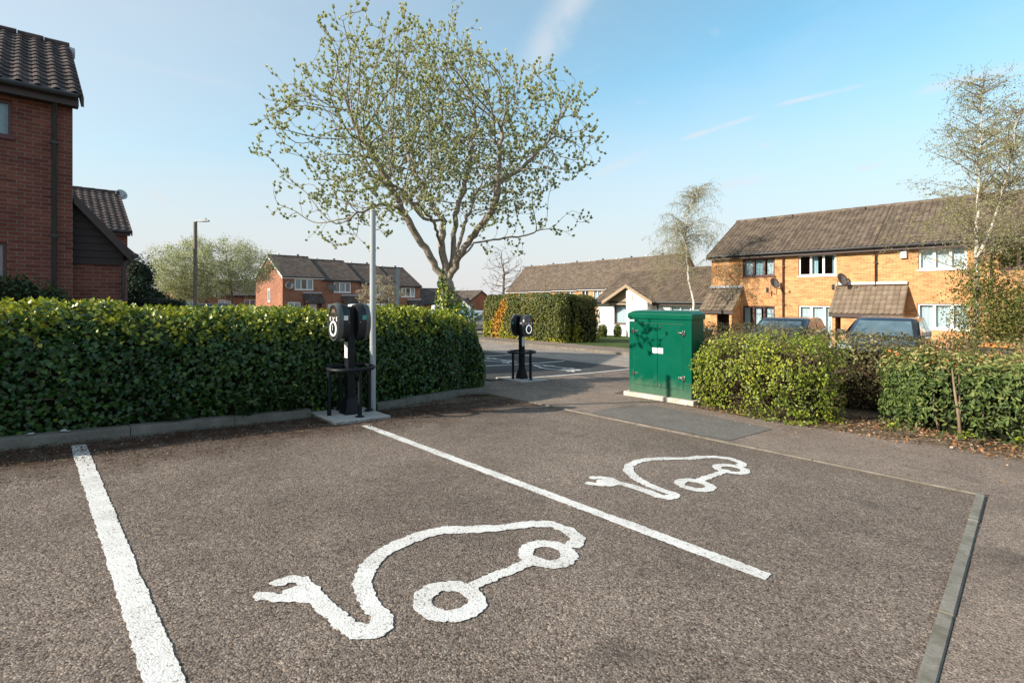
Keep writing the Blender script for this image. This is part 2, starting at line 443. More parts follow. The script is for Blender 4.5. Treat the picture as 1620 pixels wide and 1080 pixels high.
M['tree_bark'] = bark('grey_brown_bark', (.21, .17, .135), (.34, .285, .235), (.15, .15, .075))
M['twig_bark'] = bark('dark_twig_bark', (.10, .075, .055), (.17, .135, .105))
M['birch_twig'] = bark('birch_twig_bark', (.22, .17, .13), (.33, .28, .23))
M['birch_bark'] = bark('white_birch_bark', (.66, .63, .57), (.50, .46, .40), (.10, .08, .07), 6., 2.5, .3)
M['stem'] = bark('shrub_stem_bark', (.16, .11, .075), (.26, .19, .13))
G = leaf_mat
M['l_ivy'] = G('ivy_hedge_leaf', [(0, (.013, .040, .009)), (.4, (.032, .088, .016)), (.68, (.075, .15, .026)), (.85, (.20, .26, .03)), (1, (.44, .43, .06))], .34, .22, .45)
M['l_white'] = G('whitebeam_leaf', [(0, (.19, .23, .09)), (.4, (.34, .38, .20)), (.7, (.54, .56, .43)), (1, (.76, .75, .69))], .6, .4, .2)
M['l_euonymus'] = G('yellow_green_leaf', [(0, (.04, .07, .010)), (.35, (.13, .18, .02)), (.7, (.28, .32, .032)), (1, (.45, .43, .06))], .4, .25)
M['l_laurel'] = G('laurel_leaf', [(0, (.025, .05, .014)), (.35, (.085, .135, .034)), (.6, (.18, .225, .06)), (.78, (.36, .31, .13)), (.93, (.52, .39, .20)), (1, (.5, .16, .05))], .5, .25, .3)
M['l_brown'] = G('brownish_hedge_leaf', [(0, (.07, .05, .028)), (.35, (.10, .095, .036)), (.65, (.15, .155, .05)), (1, (.32, .27, .12))], .5, .25)
M['l_clipped'] = G('clipped_hedge_leaf', [(0, (.045, .065, .014)), (.4, (.115, .135, .028)), (.7, (.18, .185, .042)), (.9, (.25, .205, .065)), (1, (.26, .15, .06))], .5, .25)
M['l_yellow'] = G('yellow_leaf', [(0, (.14, .17, .02)), (.5, (.33, .33, .03)), (1, (.48, .42, .05))], .5, .3)
M['l_orange'] = G('orange_berry_leaf', [(0, (.25, .14, .02)), (.5, (.55, .24, .02)), (1, (.62, .33, .04))], .5, .2)
M['l_birch'] = G('birch_leaf', [(0, (.15, .165, .06)), (.5, (.27, .28, .11)), (1, (.43, .42, .20))], .6, .45)
M['l_willow'] = G('pale_tree_leaf', [(0, (.16, .19, .09)), (.5, (.33, .36, .20)), (1, (.58, .58, .46))], .6, .35)
M['l_conifer'] = G('dark_conifer_leaf', [(0, (.008, .02, .010)), (.6, (.018, .038, .017)), (1, (.04, .062, .026))], .6, .15)
M['l_shrub'] = G('mid_green_leaf', [(0, (.015, .04, .011)), (.6, (.04, .08, .022)), (1, (.09, .13, .035))], .45, .25)
M['l_blossom'] = G('pale_blossom', [(0, (.16, .13, .09)), (.5, (.34, .30, .235)), (1, (.50, .46, .38))], .7, .35)
M['l_topiary'] = G('bright_topiary_leaf', [(0, (.03, .055, .008)), (.6, (.09, .13, .018)), (1, (.15, .19, .025))], .5, .2)
M['l_litter'] = G('dry_leaf', [(0, (.08, .05, .03)), (.4, (.20, .12, .065)), (.75, (.36, .22, .12)), (.9, (.42, .16, .06)), (1, (.55, .46, .36))], .8, .15, .15)
M['l_silt'] = G('dark_leaf_crumb', [(0, (.03, .02, .014)), (.6, (.075, .044, .028)), (.92, (.13, .08, .05)), (1, (.35, .29, .22))], .85, .1, .1)
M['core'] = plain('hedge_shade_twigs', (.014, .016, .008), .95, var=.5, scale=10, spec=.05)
M['core_brown'] = plain('dry_hedge_twigs', (.03, .022, .014), .95, var=.5, scale=12, spec=.05)
# ------------------------------------------------------------------ foliage
SHAPES = {
 'oval': ([(0,0,0),(-.27,.32,.06),(-.23,.7,.05),(0,1,-.04),(.23,.7,.05),(.27,.32,.06)], [(0,3,2,1),(0,5,4,3)]),
 'ivy': ([(0,0,0),(-.52,.22,.08),(-.24,.62,.05),(0,1,-.06),(.24,.62,.05),(.52,.22,.08)], [(0,3,2,1),(0,5,4,3)]),
 'long': ([(0,0,0),(-.17,.35,.05),(-.14,.7,.03),(0,1,-.1),(.14,.7,.03),(.17,.35,.05)], [(0,3,2,1),(0,5,4,3)]),
 'diamond': ([(0,0,0),(-.34,.5,.05),(0,1,0),(.34,.5,-.05)], [(0,3,2,1)]),
 'needle': ([(0,0,0),(-.1,.5,.03),(0,1,0),(.1,.5,-.03)], [(0,3,2,1)]),
}
def unit(a): return a/np.maximum(np.linalg.norm(a, axis=-1, keepdims=True), 1e-9)
def leaves(name, pos, nrm, size, shape, mat, parent=None, axis=None, tint=None, wild=.6, smooth=False):
    pos = np.asarray(pos, float); n = len(pos)
    nrm = unit(np.asarray(nrm, float)+rng.normal(0, wild, (n, 3))*.6)
    a = rng.normal(0, 1, (n, 3)) if axis is None else np.asarray(axis, float)+rng.normal(0, .25, (n, 3))
    a = unit(a-nrm*(a*nrm).sum(1, keepdims=True)); b = np.cross(a, nrm)
    sz = np.broadcast_to(size, (n,))*rng.uniform(.6, 1.3, n)
    sh, fc = SHAPES[shape]; k = len(sh)
    V = np.zeros((n, k, 3))
    for i, (x, y, z) in enumerate(sh):
        V[:, i] = pos+sz[:, None]*(b*x+a*(y-.3)+nrm*z)
    F = (np.arange(n)[:, None, None]*k+np.array(fc)[None]).reshape(-1, 4)
    if tint is None: tint = rng.random(n)
    return np_mesh(name, V.reshape(-1, 3), F, mat, parent, smooth, np.repeat(np.clip(tint, 0, 1), k))

def nz(p, s, seed=0.):
    return noise.noise(Vector((p[0]*s+seed, p[1]*s-seed*.7, p[2]*s+seed*.3)))

class Path:
    def __init__(s, pts, endr, e=5.):
        s.e = e
        s.p = np.array(pts, float)                       # u, v, half width, height
        d = np.linalg.norm(np.diff(s.p[:, :2], axis=0), axis=1)
        s.s = np.concatenate([[0], np.cumsum(d)]); s.L = s.s[-1]; s.endr = endr
    def frame(s, t):
        u, v, hw, h = (np.interp(t, s.s, s.p[:, i]) for i in range(4))
        e = .15
        du = np.interp(min(t+e, s.L), s.s, s.p[:, 0])-np.interp(max(t-e, 0), s.s, s.p[:, 0])
        dv = np.interp(min(t+e, s.L), s.s, s.p[:, 1])-np.interp(max(t-e, 0), s.s, s.p[:, 1])
        l = math.hypot(du, dv); du /= l; dv /= l
        d = min(t, s.L-t)
        k = 1.; tz = 0.
        if d < s.endr:
            q = 1-d/s.endr; k = max(1-q**2.6, 0)**(1/2.6)
            tz = q**2*(1 if t > s.L/2 else -1)
        return u, v, hw*k, h*(.86+.14*k), du, dv, tz
def section(hw, h, q, e=5.):
    """q in 0..1 round the section: near side, top, far side"""
    per = 2*h+2*hw; d = q*per
    if d < h: x, z = -1., d/h
    elif d < h+2*hw: x, z = -1+(d-h)/hw, 1.
    else: x, z = 1., 1-(d-h-2*hw)/h
    zc = max(z, 0.)
    m = (abs(x)**e+zc**e)**(-1/e); x *= m; z *= m
    nx, nz_ = np.sign(x)*abs(x)**(e-1)/max(hw, .05), zc**(e-1)/h
    l = math.hypot(nx, nz_) or 1.
    return x*hw, z*h, nx/l, nz_/l
def hedge_points(P, n, amp, depth, seed, zbias=None, far=.35, ebias=.16):
    pos, nrm, top = [], [], []
    while len(pos) < n:
        r = rnd.random()
        if r < ebias: t = rnd.random()**1.5*P.endr
        elif r < 2*ebias: t = P.L-rnd.random()**1.5*P.endr
        else: t = rnd.random()*P.L
        u, v, hw, h, du, dv, tz = P.frame(t)
        q = rnd.random()
        if q > (h+2*hw)/(2*h+2*hw) and rnd.random() > far: continue
        x, z, nx, nzz = section(max(hw, .03), h, q, P.e)
        # right of travel is the near side (-x): normal of path = (dv,-du)
        px, py = u+dv*(-x), v-du*(-x)
        n3 = np.array([dv*-nx+du*tz, -du*-nx+dv*tz, nzz])
        p = np.array([px, py, gz(px, py)+z])
        b = nz(p, 1.1, seed)*amp+nz(p, 3.1, seed+5)*amp*.6+nz(p, 7.3, seed+9)*amp*.4
        p = p+n3*(b+depth*(rnd.random()**.6*1.3-1.))
        if p[2] < gz(p[0], p[1])+.01: p[2] = gz(p[0], p[1])+.01+rnd.random()*.04
        if zbias and z/h < zbias and rnd.random() < .7: continue
        pos.append(p); nrm.append(n3); top.append(z/h)
    return np.array(pos), np.array(nrm), np.array(top)
def hedge_core(name, P, mat, parent, amp, inset, seed, nt=60, nq=26):
    V = []; F = []
    for i in range(nt+1):
        t = P.L*i/nt; t = min(max(t, .03), P.L-.03)
        u, v, hw, h, du, dv, tz = P.frame(t)
        for j in range(nq+1):
            x, z, nx, nzz = section(max(hw, .03), h, j/nq, P.e)
            px, py = u+dv*(-x), v-du*(-x)
            g = gz(px, py)
            p = np.array([px, py, g+z])
            b = nz(p, 1.1, seed)*amp+nz(p, 3.1, seed+5)*amp*.6
            ins = min(inset, hw*.7)
            p = p+np.array([-dv*nx, du*nx, nzz])*(b-ins)
            p[2] = max(p[2], g-.05)
            V.append(p)
    w = nq+1
    for i in range(nt):
        for j in range(nq): F.append((i*w+j, i*w+j+1, (i+1)*w+j+1, (i+1)*w+j))
    return np_mesh(name, V, F, mat, parent, True)
def twigs(name, P, n, mat, parent, length=.25, r=.004, seed=1, depth=.1):
    mb = MB(); pos, nrm, top = hedge_points(P, n, .06, depth, seed)
    for p, q in zip(pos, nrm):
        d = Vector(q)+Vector((rnd.uniform(-.7, .7), rnd.uniform(-.7, .7), rnd.uniform(-.2, .9))); d.normalize()
        a = Vector(p)-d*length*.6; m = a+d*length*.5+Vector((rnd.uniform(-.03, .03), rnd.uniform(-.03, .03), rnd.uniform(-.02, .03)))
        mb.tube([a, m, a+d*length*rnd.uniform(.8, 1.15)], [r, r*.8, r*.4], 4, False)
    return mb.build(name, mat, parent, True, world=True, fix=False)

def ellip_points(E, n, fill=.35, amp=.18, seed=3., lo=-1.):
    """points near the surface of ellipsoids [(cx,cy,cz,rx,ry,rz)...]"""
    pos, nrm = [], []
    w = np.array([e[3]*e[5]+e[4]*e[5]+e[3]*e[4] for e in E]); w /= w.sum()
    while len(pos) < n:
        e = E[int(rng.choice(len(E), p=w))]
        d = rng.normal(0, 1, 3); d /= np.linalg.norm(d)
        if d[2] < lo: continue
        r = 1-fill*rnd.random()**1.4
        c = np.array(e[:3]); s = np.array(e[3:])
        p = c+d*s*r
        p = p+d*s*(nz(p, 1.1/max(s.max(), .3)*1.6, seed)*amp+nz(p, 3.6/max(s.max(), .3)*1.4, seed+4)*amp)
        g = gz(p[0], p[1])
        if p[2] < g+.02: continue
        pos.append(p); q = d/s; nrm.append(q/np.linalg.norm(q))
    return np.array(pos), np.array(nrm)

# ------------------------------------------------------------------ trees
def interp_poly(pts, step):
    out = [Vector(pts[0])]
    for a, b in zip(pts[:-1], pts[1:]):
        a, b = Vector(a), Vector(b); k = max(1, int(round((b-a).length/step)))
        for i in range(1, k+1): out.append(a.lerp(b, i/k))
    return out
class Skel:
    def __init__(s): s.p = []; s.par = []
    def limb(s, pts, step, parent=-1, jit=0.):
        """adds a polyline; parent = index of a node it springs from"""
        q = interp_poly(pts, step); last = parent
        for i, x in enumerate(q):
            if parent >= 0 and i == 0: continue
            j = Vector((rnd.gauss(0, jit), rnd.gauss(0, jit), rnd.gauss(0, jit*.6))) if i else Vector()
            s.p.append(np.array(x+j)); s.par.append(last); last = len(s.p)-1
        return last
    def nearest(s, x): return int(np.argmin(np.linalg.norm(np.array(s.p)-np.array(x), axis=1)))
    def colonize(s, A, step, infl, kill, iters=120, up=.12, maxn=9000, inertia=0.):
        A = np.array(A); P = np.array(s.p)
        best = np.full(len(A), 1e9); bi = np.zeros(len(A), int); new0 = 0
        alive = np.ones(len(A), bool); kc = {}
        for it in range(iters):
            for c in range(new0, len(P), 256):
                d = np.linalg.norm(A[:, None]-P[None, c:c+256], axis=2)
                k = d.argmin(1); m = d[np.arange(len(A)), k]; u = m < best
                best[u] = m[u]; bi[u] = k[u]+c
            alive &= best > kill
            act = alive & (best < infl)
            if not act.any():
                if not alive.any(): break
                act = alive & (best < best[alive].min()+.3)
            new0 = len(P); D = {}
            for a in np.nonzero(act)[0]:
                v = A[a]-P[bi[a]]; v /= np.linalg.norm(v)+1e-9
                D.setdefault(bi[a], []).append(v)
            newp = []
            for i, vs in D.items():
                if kc.get(int(i), 0) >= 3:
                    alive[bi == i] = False; continue
                kc[int(i)] = kc.get(int(i), 0)+1
                v = np.sum(vs, axis=0)+np.array([0, 0, up])*len(vs)+rng.normal(0, .12, 3)*len(vs)**.5
                if inertia and s.par[i] >= 0:
                    q0 = P[i]-P[s.par[i]]; v = v/(np.linalg.norm(v)+1e-9)+inertia*q0/(np.linalg.norm(q0)+1e-9)
                l = np.linalg.norm(v)
                if l < 1e-6: continue
                q = P[i]+v/l*step
                newp.append(q); s.par.append(int(i))
            if not newp or len(P) > maxn: break
            P = np.vstack([P, np.array(newp)])
            if len(s.par) > len(P): s.par = s.par[:len(P)]
        s.p = [x for x in P]
    def add_twigs(s, n_per, steps, step, up, spread, only_tips=True):
        ch = np.zeros(len(s.p), int)
        for x in s.par:
            if x >= 0: ch[x] += 1
        for i in [i for i in range(len(s.p)) if (ch[i] == 0 or not only_tips)]:
            for k in range(n_per):
                pr = s.par[i]; d = s.p[i]-s.p[pr] if pr >= 0 else np.array([0, 0, 1.])
                d = d/(np.linalg.norm(d)+1e-9)+rng.normal(0, spread, 3); last = i
                for j in range(rnd.randint(max(1, steps-1), steps+1)):
                    d = d/(np.linalg.norm(d)+1e-9)+np.array([0, 0, up]); d /= np.linalg.norm(d)
                    s.p.append(s.p[last]+d*step); s.par.append(last); last = len(s.p)-1
    def radii(s, tip, ex, rmax=None):
        n = len(s.p); w = np.zeros(n); kids = [[] for _ in range(n)]
        for i, q in enumerate(s.par):
            if q >= 0: kids[q].append(i)
        order = []; st = [i for i in range(n) if s.par[i] < 0]
        while st:
            i = st.pop(); order.append(i); st += kids[i]
        for i in reversed(order):
            w[i] = sum(w[k] for k in kids[i]) if kids[i] else 1.
            if kids[i]: w[i] += .02
        s.kids = kids; s.order = order
        r = tip*w**(1/ex)
        if rmax: r = np.minimum(r, rmax)
        s.r = r; return r
    def mesh(s, name, mat, parent, minr=0.):
        mb = MB(); done = set()
        for root in s.order:
            if root in done: continue
            i = root; pts = []; rr = []
            if s.par[i] >= 0: pts.append(s.p[s.par[i]]); rr.append(min(s.r[s.par[i]], s.r[i]*1.25))
            while True:
                done.add(i); pts.append(s.p[i]); rr.append(s.r[i])
                k = [x for x in s.kids[i] if x not in done]
                if not k: break
                i = max(k, key=lambda x: s.r[x])
            if len(pts) < 2: continue
            m = max(rr); mb.tube(pts, rr, 10 if m > .06 else 6 if m > .02 else 4 if m > .008 else 3, False)
        return mb.build(name, mat, parent, True, world=True, fix=False)
    def dirs(s):
        d = np.zeros((len(s.p), 3))
        for i, q in enumerate(s.par):
            d[i] = s.p[i]-s.p[q] if q >= 0 else (0, 0, 1)
        return unit(d)

def whorls(pos, dirs, k, spread):
    P, A, Nn = [], [], []
    for p, d in zip(pos, dirs):
        o = np.cross(d, [.3, .5, .8]); o /= np.linalg.norm(o)+1e-9; q = np.cross(d, o); ph = rnd.random()*6.28
        kk = rnd.randint(max(2, k-2), k+1)
        for i in range(kk):
            a = ph+6.283*i/kk+rnd.uniform(-.3, .3)
            side = o*math.cos(a)+q*math.sin(a); sp = spread*rnd.uniform(.6, 1.3)
            ax = d*(1-.3*sp)+side*sp+np.array([0, 0, .2]); ax /= np.linalg.norm(ax)
            P.append(p); A.append(ax); Nn.append(np.cross(ax, np.cross(side, ax)+rng.normal(0, .2, 3)))
    return np.array(P), np.array(A), np.array(Nn)

def simple_tree(name, label, base, top, crown, n_attr, leafmat, n_leaf, leafsize, barkm='twig_bark', cat='tree', shape='diamond',
                step=.28, infl=1.6, kill=.5, tip=.008, ex=2.2, up=.1, trunk_pts=None, group=None, leaf_r=None, tw=2, crown_name='crown', jit=None):
    """base point, crown = list of ellipsoids (cx,cy,cz,rx,ry,rz)"""
    t = thing(name, label, cat, base, 0, group)
    sk = Skel()
    trunk_pts = trunk_pts or [base, Vector(base).lerp(Vector(top), .5)+Vector((rnd.uniform(-.1, .1), rnd.uniform(-.1, .1), 0)), top]
    sk.limb(trunk_pts, step, jit=.015)
    A = []
    w = np.array([e[3]*e[4]*e[5] for e in crown]); w = w/w.sum()
    while len(A) < n_attr:
        e = crown[int(rng.choice(len(crown), p=w))]
        d = rng.normal(0, 1, 3); d /= np.linalg.norm(d); r = rnd.random()**.42
        A.append(np.array(e[:3])+d*np.array(e[3:])*r)
    sk.colonize(A, step, infl, kill, up=up)
    if tw: sk.add_twigs(tw, 2, step*.6, .1, .5)
    r = sk.radii(tip, ex)
    sk.mesh('trunk', M[barkm], t)
    if n_leaf:
        d = sk.dirs(); P = np.array(sk.p)
        idx = np.nonzero(r < (leaf_r or tip*2.2))[0]
        pick = rng.choice(idx, n_leaf)
        pos = P[pick]+rng.normal(0, jit or leafsize*.7, (n_leaf, 3))
        leaves(crown_name, pos, d[pick]+np.array([0, 0, .4]), leafsize, shape, M[leafmat], t, axis=d[pick]+np.array([0, 0, .1]), wild=1.)
    return t

# ------------------------------------------------------------------ buildings
class Fr:                               # a runs along the front, b goes back from it, z is world height
    def __init__(s, o, a, b): s.o = Vector(o); s.a = Vector(a); s.b = Vector(b)
    def __call__(s, a, b, z): 
        q = s.o+s.a*a+s.b*b; return (q.x, q.y, z)
def fbox(mb, F, a0, a1, b0, b1, z0, z1):
    mb.hexa([F(a0,b0,z0),F(a1,b0,z0),F(a1,b1,z0),F(a0,b1,z0)], [F(a0,b0,z1),F(a1,b0,z1),F(a1,b1,z1),F(a0,b1,z1)])
def holed(mb, F, b, a0, a1, z0, z1, holes, depth=.11):
    A = sorted({a0, a1, *[h[0] for h in holes], *[h[1] for h in holes]}); Z = sorted({z0, z1, *[h[2] for h in holes], *[h[3] for h in holes]})
    for i in range(len(A)-1):
        for j in range(len(Z)-1):
            ca, cz = (A[i]+A[i+1])/2, (Z[j]+Z[j+1])/2
            if any(h[0] < ca < h[1] and h[2] < cz < h[3] for h in holes): continue
            mb.poly([F(A[i],b,Z[j]),F(A[i+1],b,Z[j]),F(A[i+1],b,Z[j+1]),F(A[i],b,Z[j+1])])
    for h in holes:
        l, r, d, u = h
        for p, q in (((l,d),(r,d)),((r,d),(r,u)),((r,u),(l,u)),((l,u),(l,d))):
            mb.poly([F(p[0],b,p[1]),F(q[0],b,q[1]),F(q[0],b+depth,q[1]),F(p[0],b+depth,p[1])])
def tile_roof(mb, o, sdir, tdir, L, T, ps, pt, amp, ss, lip=.025, tb=.06):
    """o lower left corner; sdir along the eaves, tdir up the slope (unit vectors)"""
    o, sdir, tdir = Vector(o), Vector(sdir), Vector(tdir); n = sdir.cross(tdir)
    if n.z < 0: n = -n
    ns = max(2, int(round(L/ss))); rows = max(1, int(round(T/pt))); g = T/rows
    S_ = [L*i/ns for i in range(ns+1)]
    prof = [amp*max(0, math.cos(2*math.pi*(x/ps-.3)))**.9-amp*.25*max(0, -math.cos(2*math.pi*(x/ps-.3))) for x in S_]
    base = len(mb.v)
    for k in range(rows):
        for e, h in ((0, lip), (1, 0.)):
            for i, x in enumerate(S_):
                jit = .004*math.sin(k*12.9+int(x/ps)*78.2)
                q = o+sdir*x+tdir*(g*(k+e)+(jit if e == 0 else 0))+n*(prof[i]+h+jit*.6)
                mb.v.append(tuple(q))
    w = ns+1
    for r in range(2*rows-1):
        for i in range(ns):
            a = base+r*w+i
            mb.f.append([a, a+1, a+w+1, a+w])
            k = r//2; tt = [g*k+(.0 if r % 2 == 0 else g*.98), g*k+g*.98]
            mb.uv.append([(S_[i], tt[0]+.001), (S_[i+1], tt[0]+.001), (S_[i+1], tt[1]), (S_[i], tt[1])])
    # underside and edges
    dn = n*-tb
    c = [o+dn, o+sdir*L+dn, o+sdir*L+tdir*T+dn, o+tdir*T+dn]
    up = [o+n*lip, o+sdir*L+n*lip, o+sdir*L+tdir*T+n*.005, o+tdir*T+n*.005]
    mb.poly(c[::-1])
    for i in range(4):
        j = (i+1) % 4; mb.poly([c[i], c[j], up[j], up[i]])
def window(root, F, a0, a1, z0, z1, fm, panes=2, b=.06, curt=None, sill=True, transom=None, fw=.055):
    mb = MB(); d0, d1 = b, b+.06
    fbox(mb, F, a0, a1, d0, d1, z0, z0+fw); fbox(mb, F, a0, a1, d0, d1, z1-fw, z1)
    fbox(mb, F, a0, a0+fw, d0, d1, z0+fw, z1-fw); fbox(mb, F, a1-fw, a1, d0, d1, z0+fw, z1-fw)
    for i in range(1, panes):
        c = a0+(a1-a0)*i/panes; fbox(mb, F, c-fw*.6, c+fw*.6, d0+.004, d1-.004, z0+fw, z1-fw)
    if transom:
        z = z0+(z1-z0)*transom; fbox(mb, F, a0+fw, a1-fw, d0+.007, d1-.007, z-fw*.45, z+fw*.45)
    w = mb.build('window', fm, root, world=True)
    g = MB(); g.poly([F(a0+fw*.8,b+.03,z0+fw*.8),F(a1-fw*.8,b+.03,z0+fw*.8),F(a1-fw*.8,b+.03,z1-fw*.8),F(a0+fw*.8,b+.03,z1-fw*.8)])
    g.build('pane', M['glass'], w, world=True)
    if sill:
        s = MB(); fbox(s, F, a0-.04, a1+.04, -.035, b-.002, z0-.05, z0-.002); s.build('sill', fm, w, world=True)
    for (c0, c1, m) in (curt or []):
        cm = MB(); n = max(6, int((c1-c0)*(a1-a0)/.04)); loopa, loopb = [], []
        for i in range(n+1):
            a = a0+(a1-a0)*(c0+(c1-c0)*i/n); q = b+.14+.025*math.sin(i*1.9)+.01*math.sin(i*.7)
            loopa.append(F(a, q, z0+.06)); loopb.append(F(a, q, z1-.03))
        cm.loft([loopa, loopb], False, False); cm.build('curtain', M[m], w, smooth=True, world=True, fix=False)
    return w
def gutter(root, F, a0, a1, b, z, mat, r=.055):
    mb = MB(); mb.tube([F(a0, b, z), F(a1, b, z)], r, 8); return mb.build('gutter', mat, root, 'auto', world=True)
def pipe(root, F, a, b, z0, z1, mat, r=.035):
    mb = MB(); mb.tube([F(a, b-.18, z1), F(a, b-.1, z1-.1), F(a, b, z1-.28), F(a, b, z0)], r, 8)
    for z in np.arange(z0+.6, z1-.4, 1.8): fbox(mb, F, a-.055, a+.055, b-.045, b+.05, z, z+.05)
    return mb.build('downpipe', mat, root, 'auto', world=True)
def gable_house(name, label, F, W, D, zb, ze, zr, wall, tile, ps, pt, holes=(), ss=.07, over=.3, verge=.12, cat='house', group=None,
                fascia='fascia', vents=0, amp=.035, gut=True, al=0., ar=0., lip=.025, rear=True):
    """front wall along a from 0 to W at b=0; ridge along a. al/ar: extra verge left/right (0 = party wall)"""
    o = F(W/2, D/2, zb)
    t = thing(name, label, cat, o, 0, group)
    mb = MB()
    holed(mb, F, 0, 0, W, zb, ze, list(holes))
    mb.poly([F(0,D,zb),F(W,D,zb),F(W,D,ze),F(0,D,ze)])
    m = D/2
    for a in (0, W): mb.poly([F(a,0,zb),F(a,D,zb),F(a,D,ze),F(a,m,zr-.12),F(a,0,ze)])
    mb.build('wall', wall, t, world=True)
    # roof
    rm = MB(); rise = zr-ze; run = m; sl = math.hypot(rise, run); k = rise/run
    td = Vector(F(0, run, rise))-Vector(F(0, 0, 0)); td.normalize()
    td2 = Vector(F(0, -run, rise))-Vector(F(0, 0, 0)); td2.normalize()
    sd = Vector(F(1, 0, 0))-Vector(F(0, 0, 0))
    L = W+al+ar; T = sl+over/math.cos(math.atan(k))
    tile_roof(rm, F(-al, -over, ze-over*k+.06), sd, td, L, T, ps, pt, amp, ss, lip)
    tile_roof(rm, F(-al, D+over, ze-over*k+.06), sd, td2, L, T, ps, pt*(1 if rear else 4), amp, ss*(1 if rear else 3), lip)
    roof = rm.build('roof', tile, t, world=True, fix=False)
    rg = MB(); n = max(1, int(L/.45))
    for i in range(n):
        a0 = -al+L*i/n; a1 = -al+L*(i+1)/n-.012
        rg.tube([F(a0, m, zr+.03), F(a1, m, zr+.045)], .12, 10)
    rg.build('ridge_tiles', tile, roof, 'auto', world=True)
    for i in range(vents):
        v = MB(); a = W*(i+.5)/vents; v.lathe([(.10, zr-.1), (.10, zr+.22), (.14, zr+.23), (.14, zr+.30), (.06, zr+.34)], 10, (F(a, m+.1, 0)[0], F(a, m+.1, 0)[1], 0))
        v.build('roof_vent', M['white_board'] if i % 2 == 0 else M['black_pipe'], roof, 'auto', world=True)
    fb = MB(); fbox(fb, F, -al*.6, W+ar*.6, -over+.04, -over+.065, ze-over*k-.16, ze-over*k-.01)
    fbox(fb, F, -al*.6, W+ar*.6, -over+.065, -.002, ze-over*k-.145, ze-over*k-.125)
    for a, e in ((-al, al), (W+ar, ar)):
        if e > .02:
            s = .022
            for b0, b1, z0, z1 in ((-over, m, ze-over*k, zr), (D+over, m, ze-over*k, zr)):
                p0, p1 = (b0, z0), (b1, z1)
                x0, x1 = (a-s, a+s)
                fb.hexa([F(x0,p0[0],p0[1]-.16),F(x1,p0[0],p0[1]-.16),F(x1,p1[0],p1[1]-.16),F(x0,p1[0],p1[1]-.16)],
                        [F(x0,p0[0],p0[1]+.03),F(x1,p0[0],p0[1]+.03),F(x1,p1[0],p1[1]+.03),F(x0,p1[0],p1[1]+.03)])
    fb.build('fascia', M[fascia], t, world=True)
    if gut: gutter(t, F, -al*.5, W+ar*.5, -over-.05, ze-over*k+.01, M['black_pipe'])
    return t
def lean_to(parent, F, a0, a1, dep, zt, ze, zb, tile, wall, ps=.20, pt=.27, flash='lead', sides=True, door=None, name='porch', frontw=None):
    """porch roof sloping down from the wall (b=0, z=zt) to b=-dep, z=ze"""
    rm = MB(); td = Vector(F(0, dep, zt-ze))-Vector(F(0, 0, 0)); T = td.length; td.normalize()
    sd = Vector(F(1, 0, 0))-Vector(F(0, 0, 0))
    tile_roof(rm, F(a0-.1, -dep-.12, ze-.12*(zt-ze)/dep), sd, td, a1-a0+.2, T+.10, ps, pt, .028, .035)
    r = rm.build('porch_roof', tile, parent, world=True, fix=False)
    f = MB(); fbox(f, F, a0-.08, a1+.08, -.10, -.004, zt+.02, zt+.14); f.build('flashing', M[flash], r, world=True)
    b = MB(); fbox(b, F, a0-.1, a1+.1, -dep-.10, -dep-.075, ze-.26, ze-.1); b.build('fascia', M['fascia'], r, world=True)
    if sides:
        w = MB()
        for x0, x1 in ((a0+.002, a0+.12), (a1-.12, a1-.002)):
            w.hexa([F(x0,-dep,zb),F(x1,-dep,zb),F(x1,-.003,zb),F(x0,-.003,zb)], [F(x0,-dep,ze-.1),F(x1,-dep,ze-.1),F(x1,-.003,zt-.1),F(x0,-.003,zt-.1)])
        for (x0, x1) in (frontw or []): fbox(w, F, x0, x1, -dep+.004, -dep+.1, zb, ze-.12)
        w.build('porch_wall', wall, parent, world=True)
    if door:
        d = MB(); fbox(d, F, door[0], door[1], -door[3], -door[3]+.05, zb, door[2]); dd = d.build('door', M[door[4]], parent, world=True)
        h = MB(); fbox(h, F, door[1]-.14, door[1]-.08, -door[3]-.05, -door[3]-.003, zb+1., zb+1.12); h.build('handle', M['chrome'], dd, world=True)
    return r
def dish(name, label, p, az, r=.32, mat='dish'):
    """az: heading of the boresight"""
    t = thing(name, label, 'satellite dish', p, az, 'satellite dishes on the houses')
    b = MB(); b.lathe([(.0, .0), (r*.4, .012), (r*.75, .045), (r, .09), (r, .10), (r*.75, .06), (r*.4, .027), (.0, .015)], 20, (0, 0, 0), 'x', 1., 1.08)
    o = b.build('reflector', M[mat], t, True); o.rotation_euler = (0, R(-22), 0)
    a = MB(); a.tube([(.0, 0, -r*.85), (.18, 0, -r*.8), (.36, 0, -r*.25)], .014, 6); a.box(.33, .42, -.035, .035, -r*.3, -r*.05); a.build('feed_arm', M['dish'], t)
    k = MB(); k.tube([(-.01, 0, 0), (-.16, 0, -.02), (-.17, 0, -.28), (-.36, 0, -.30)], .019, 6); k.box(-.40, -.36, -.07, .07, -.42, -.18); k.build('bracket', M['dish'], t)
    return t

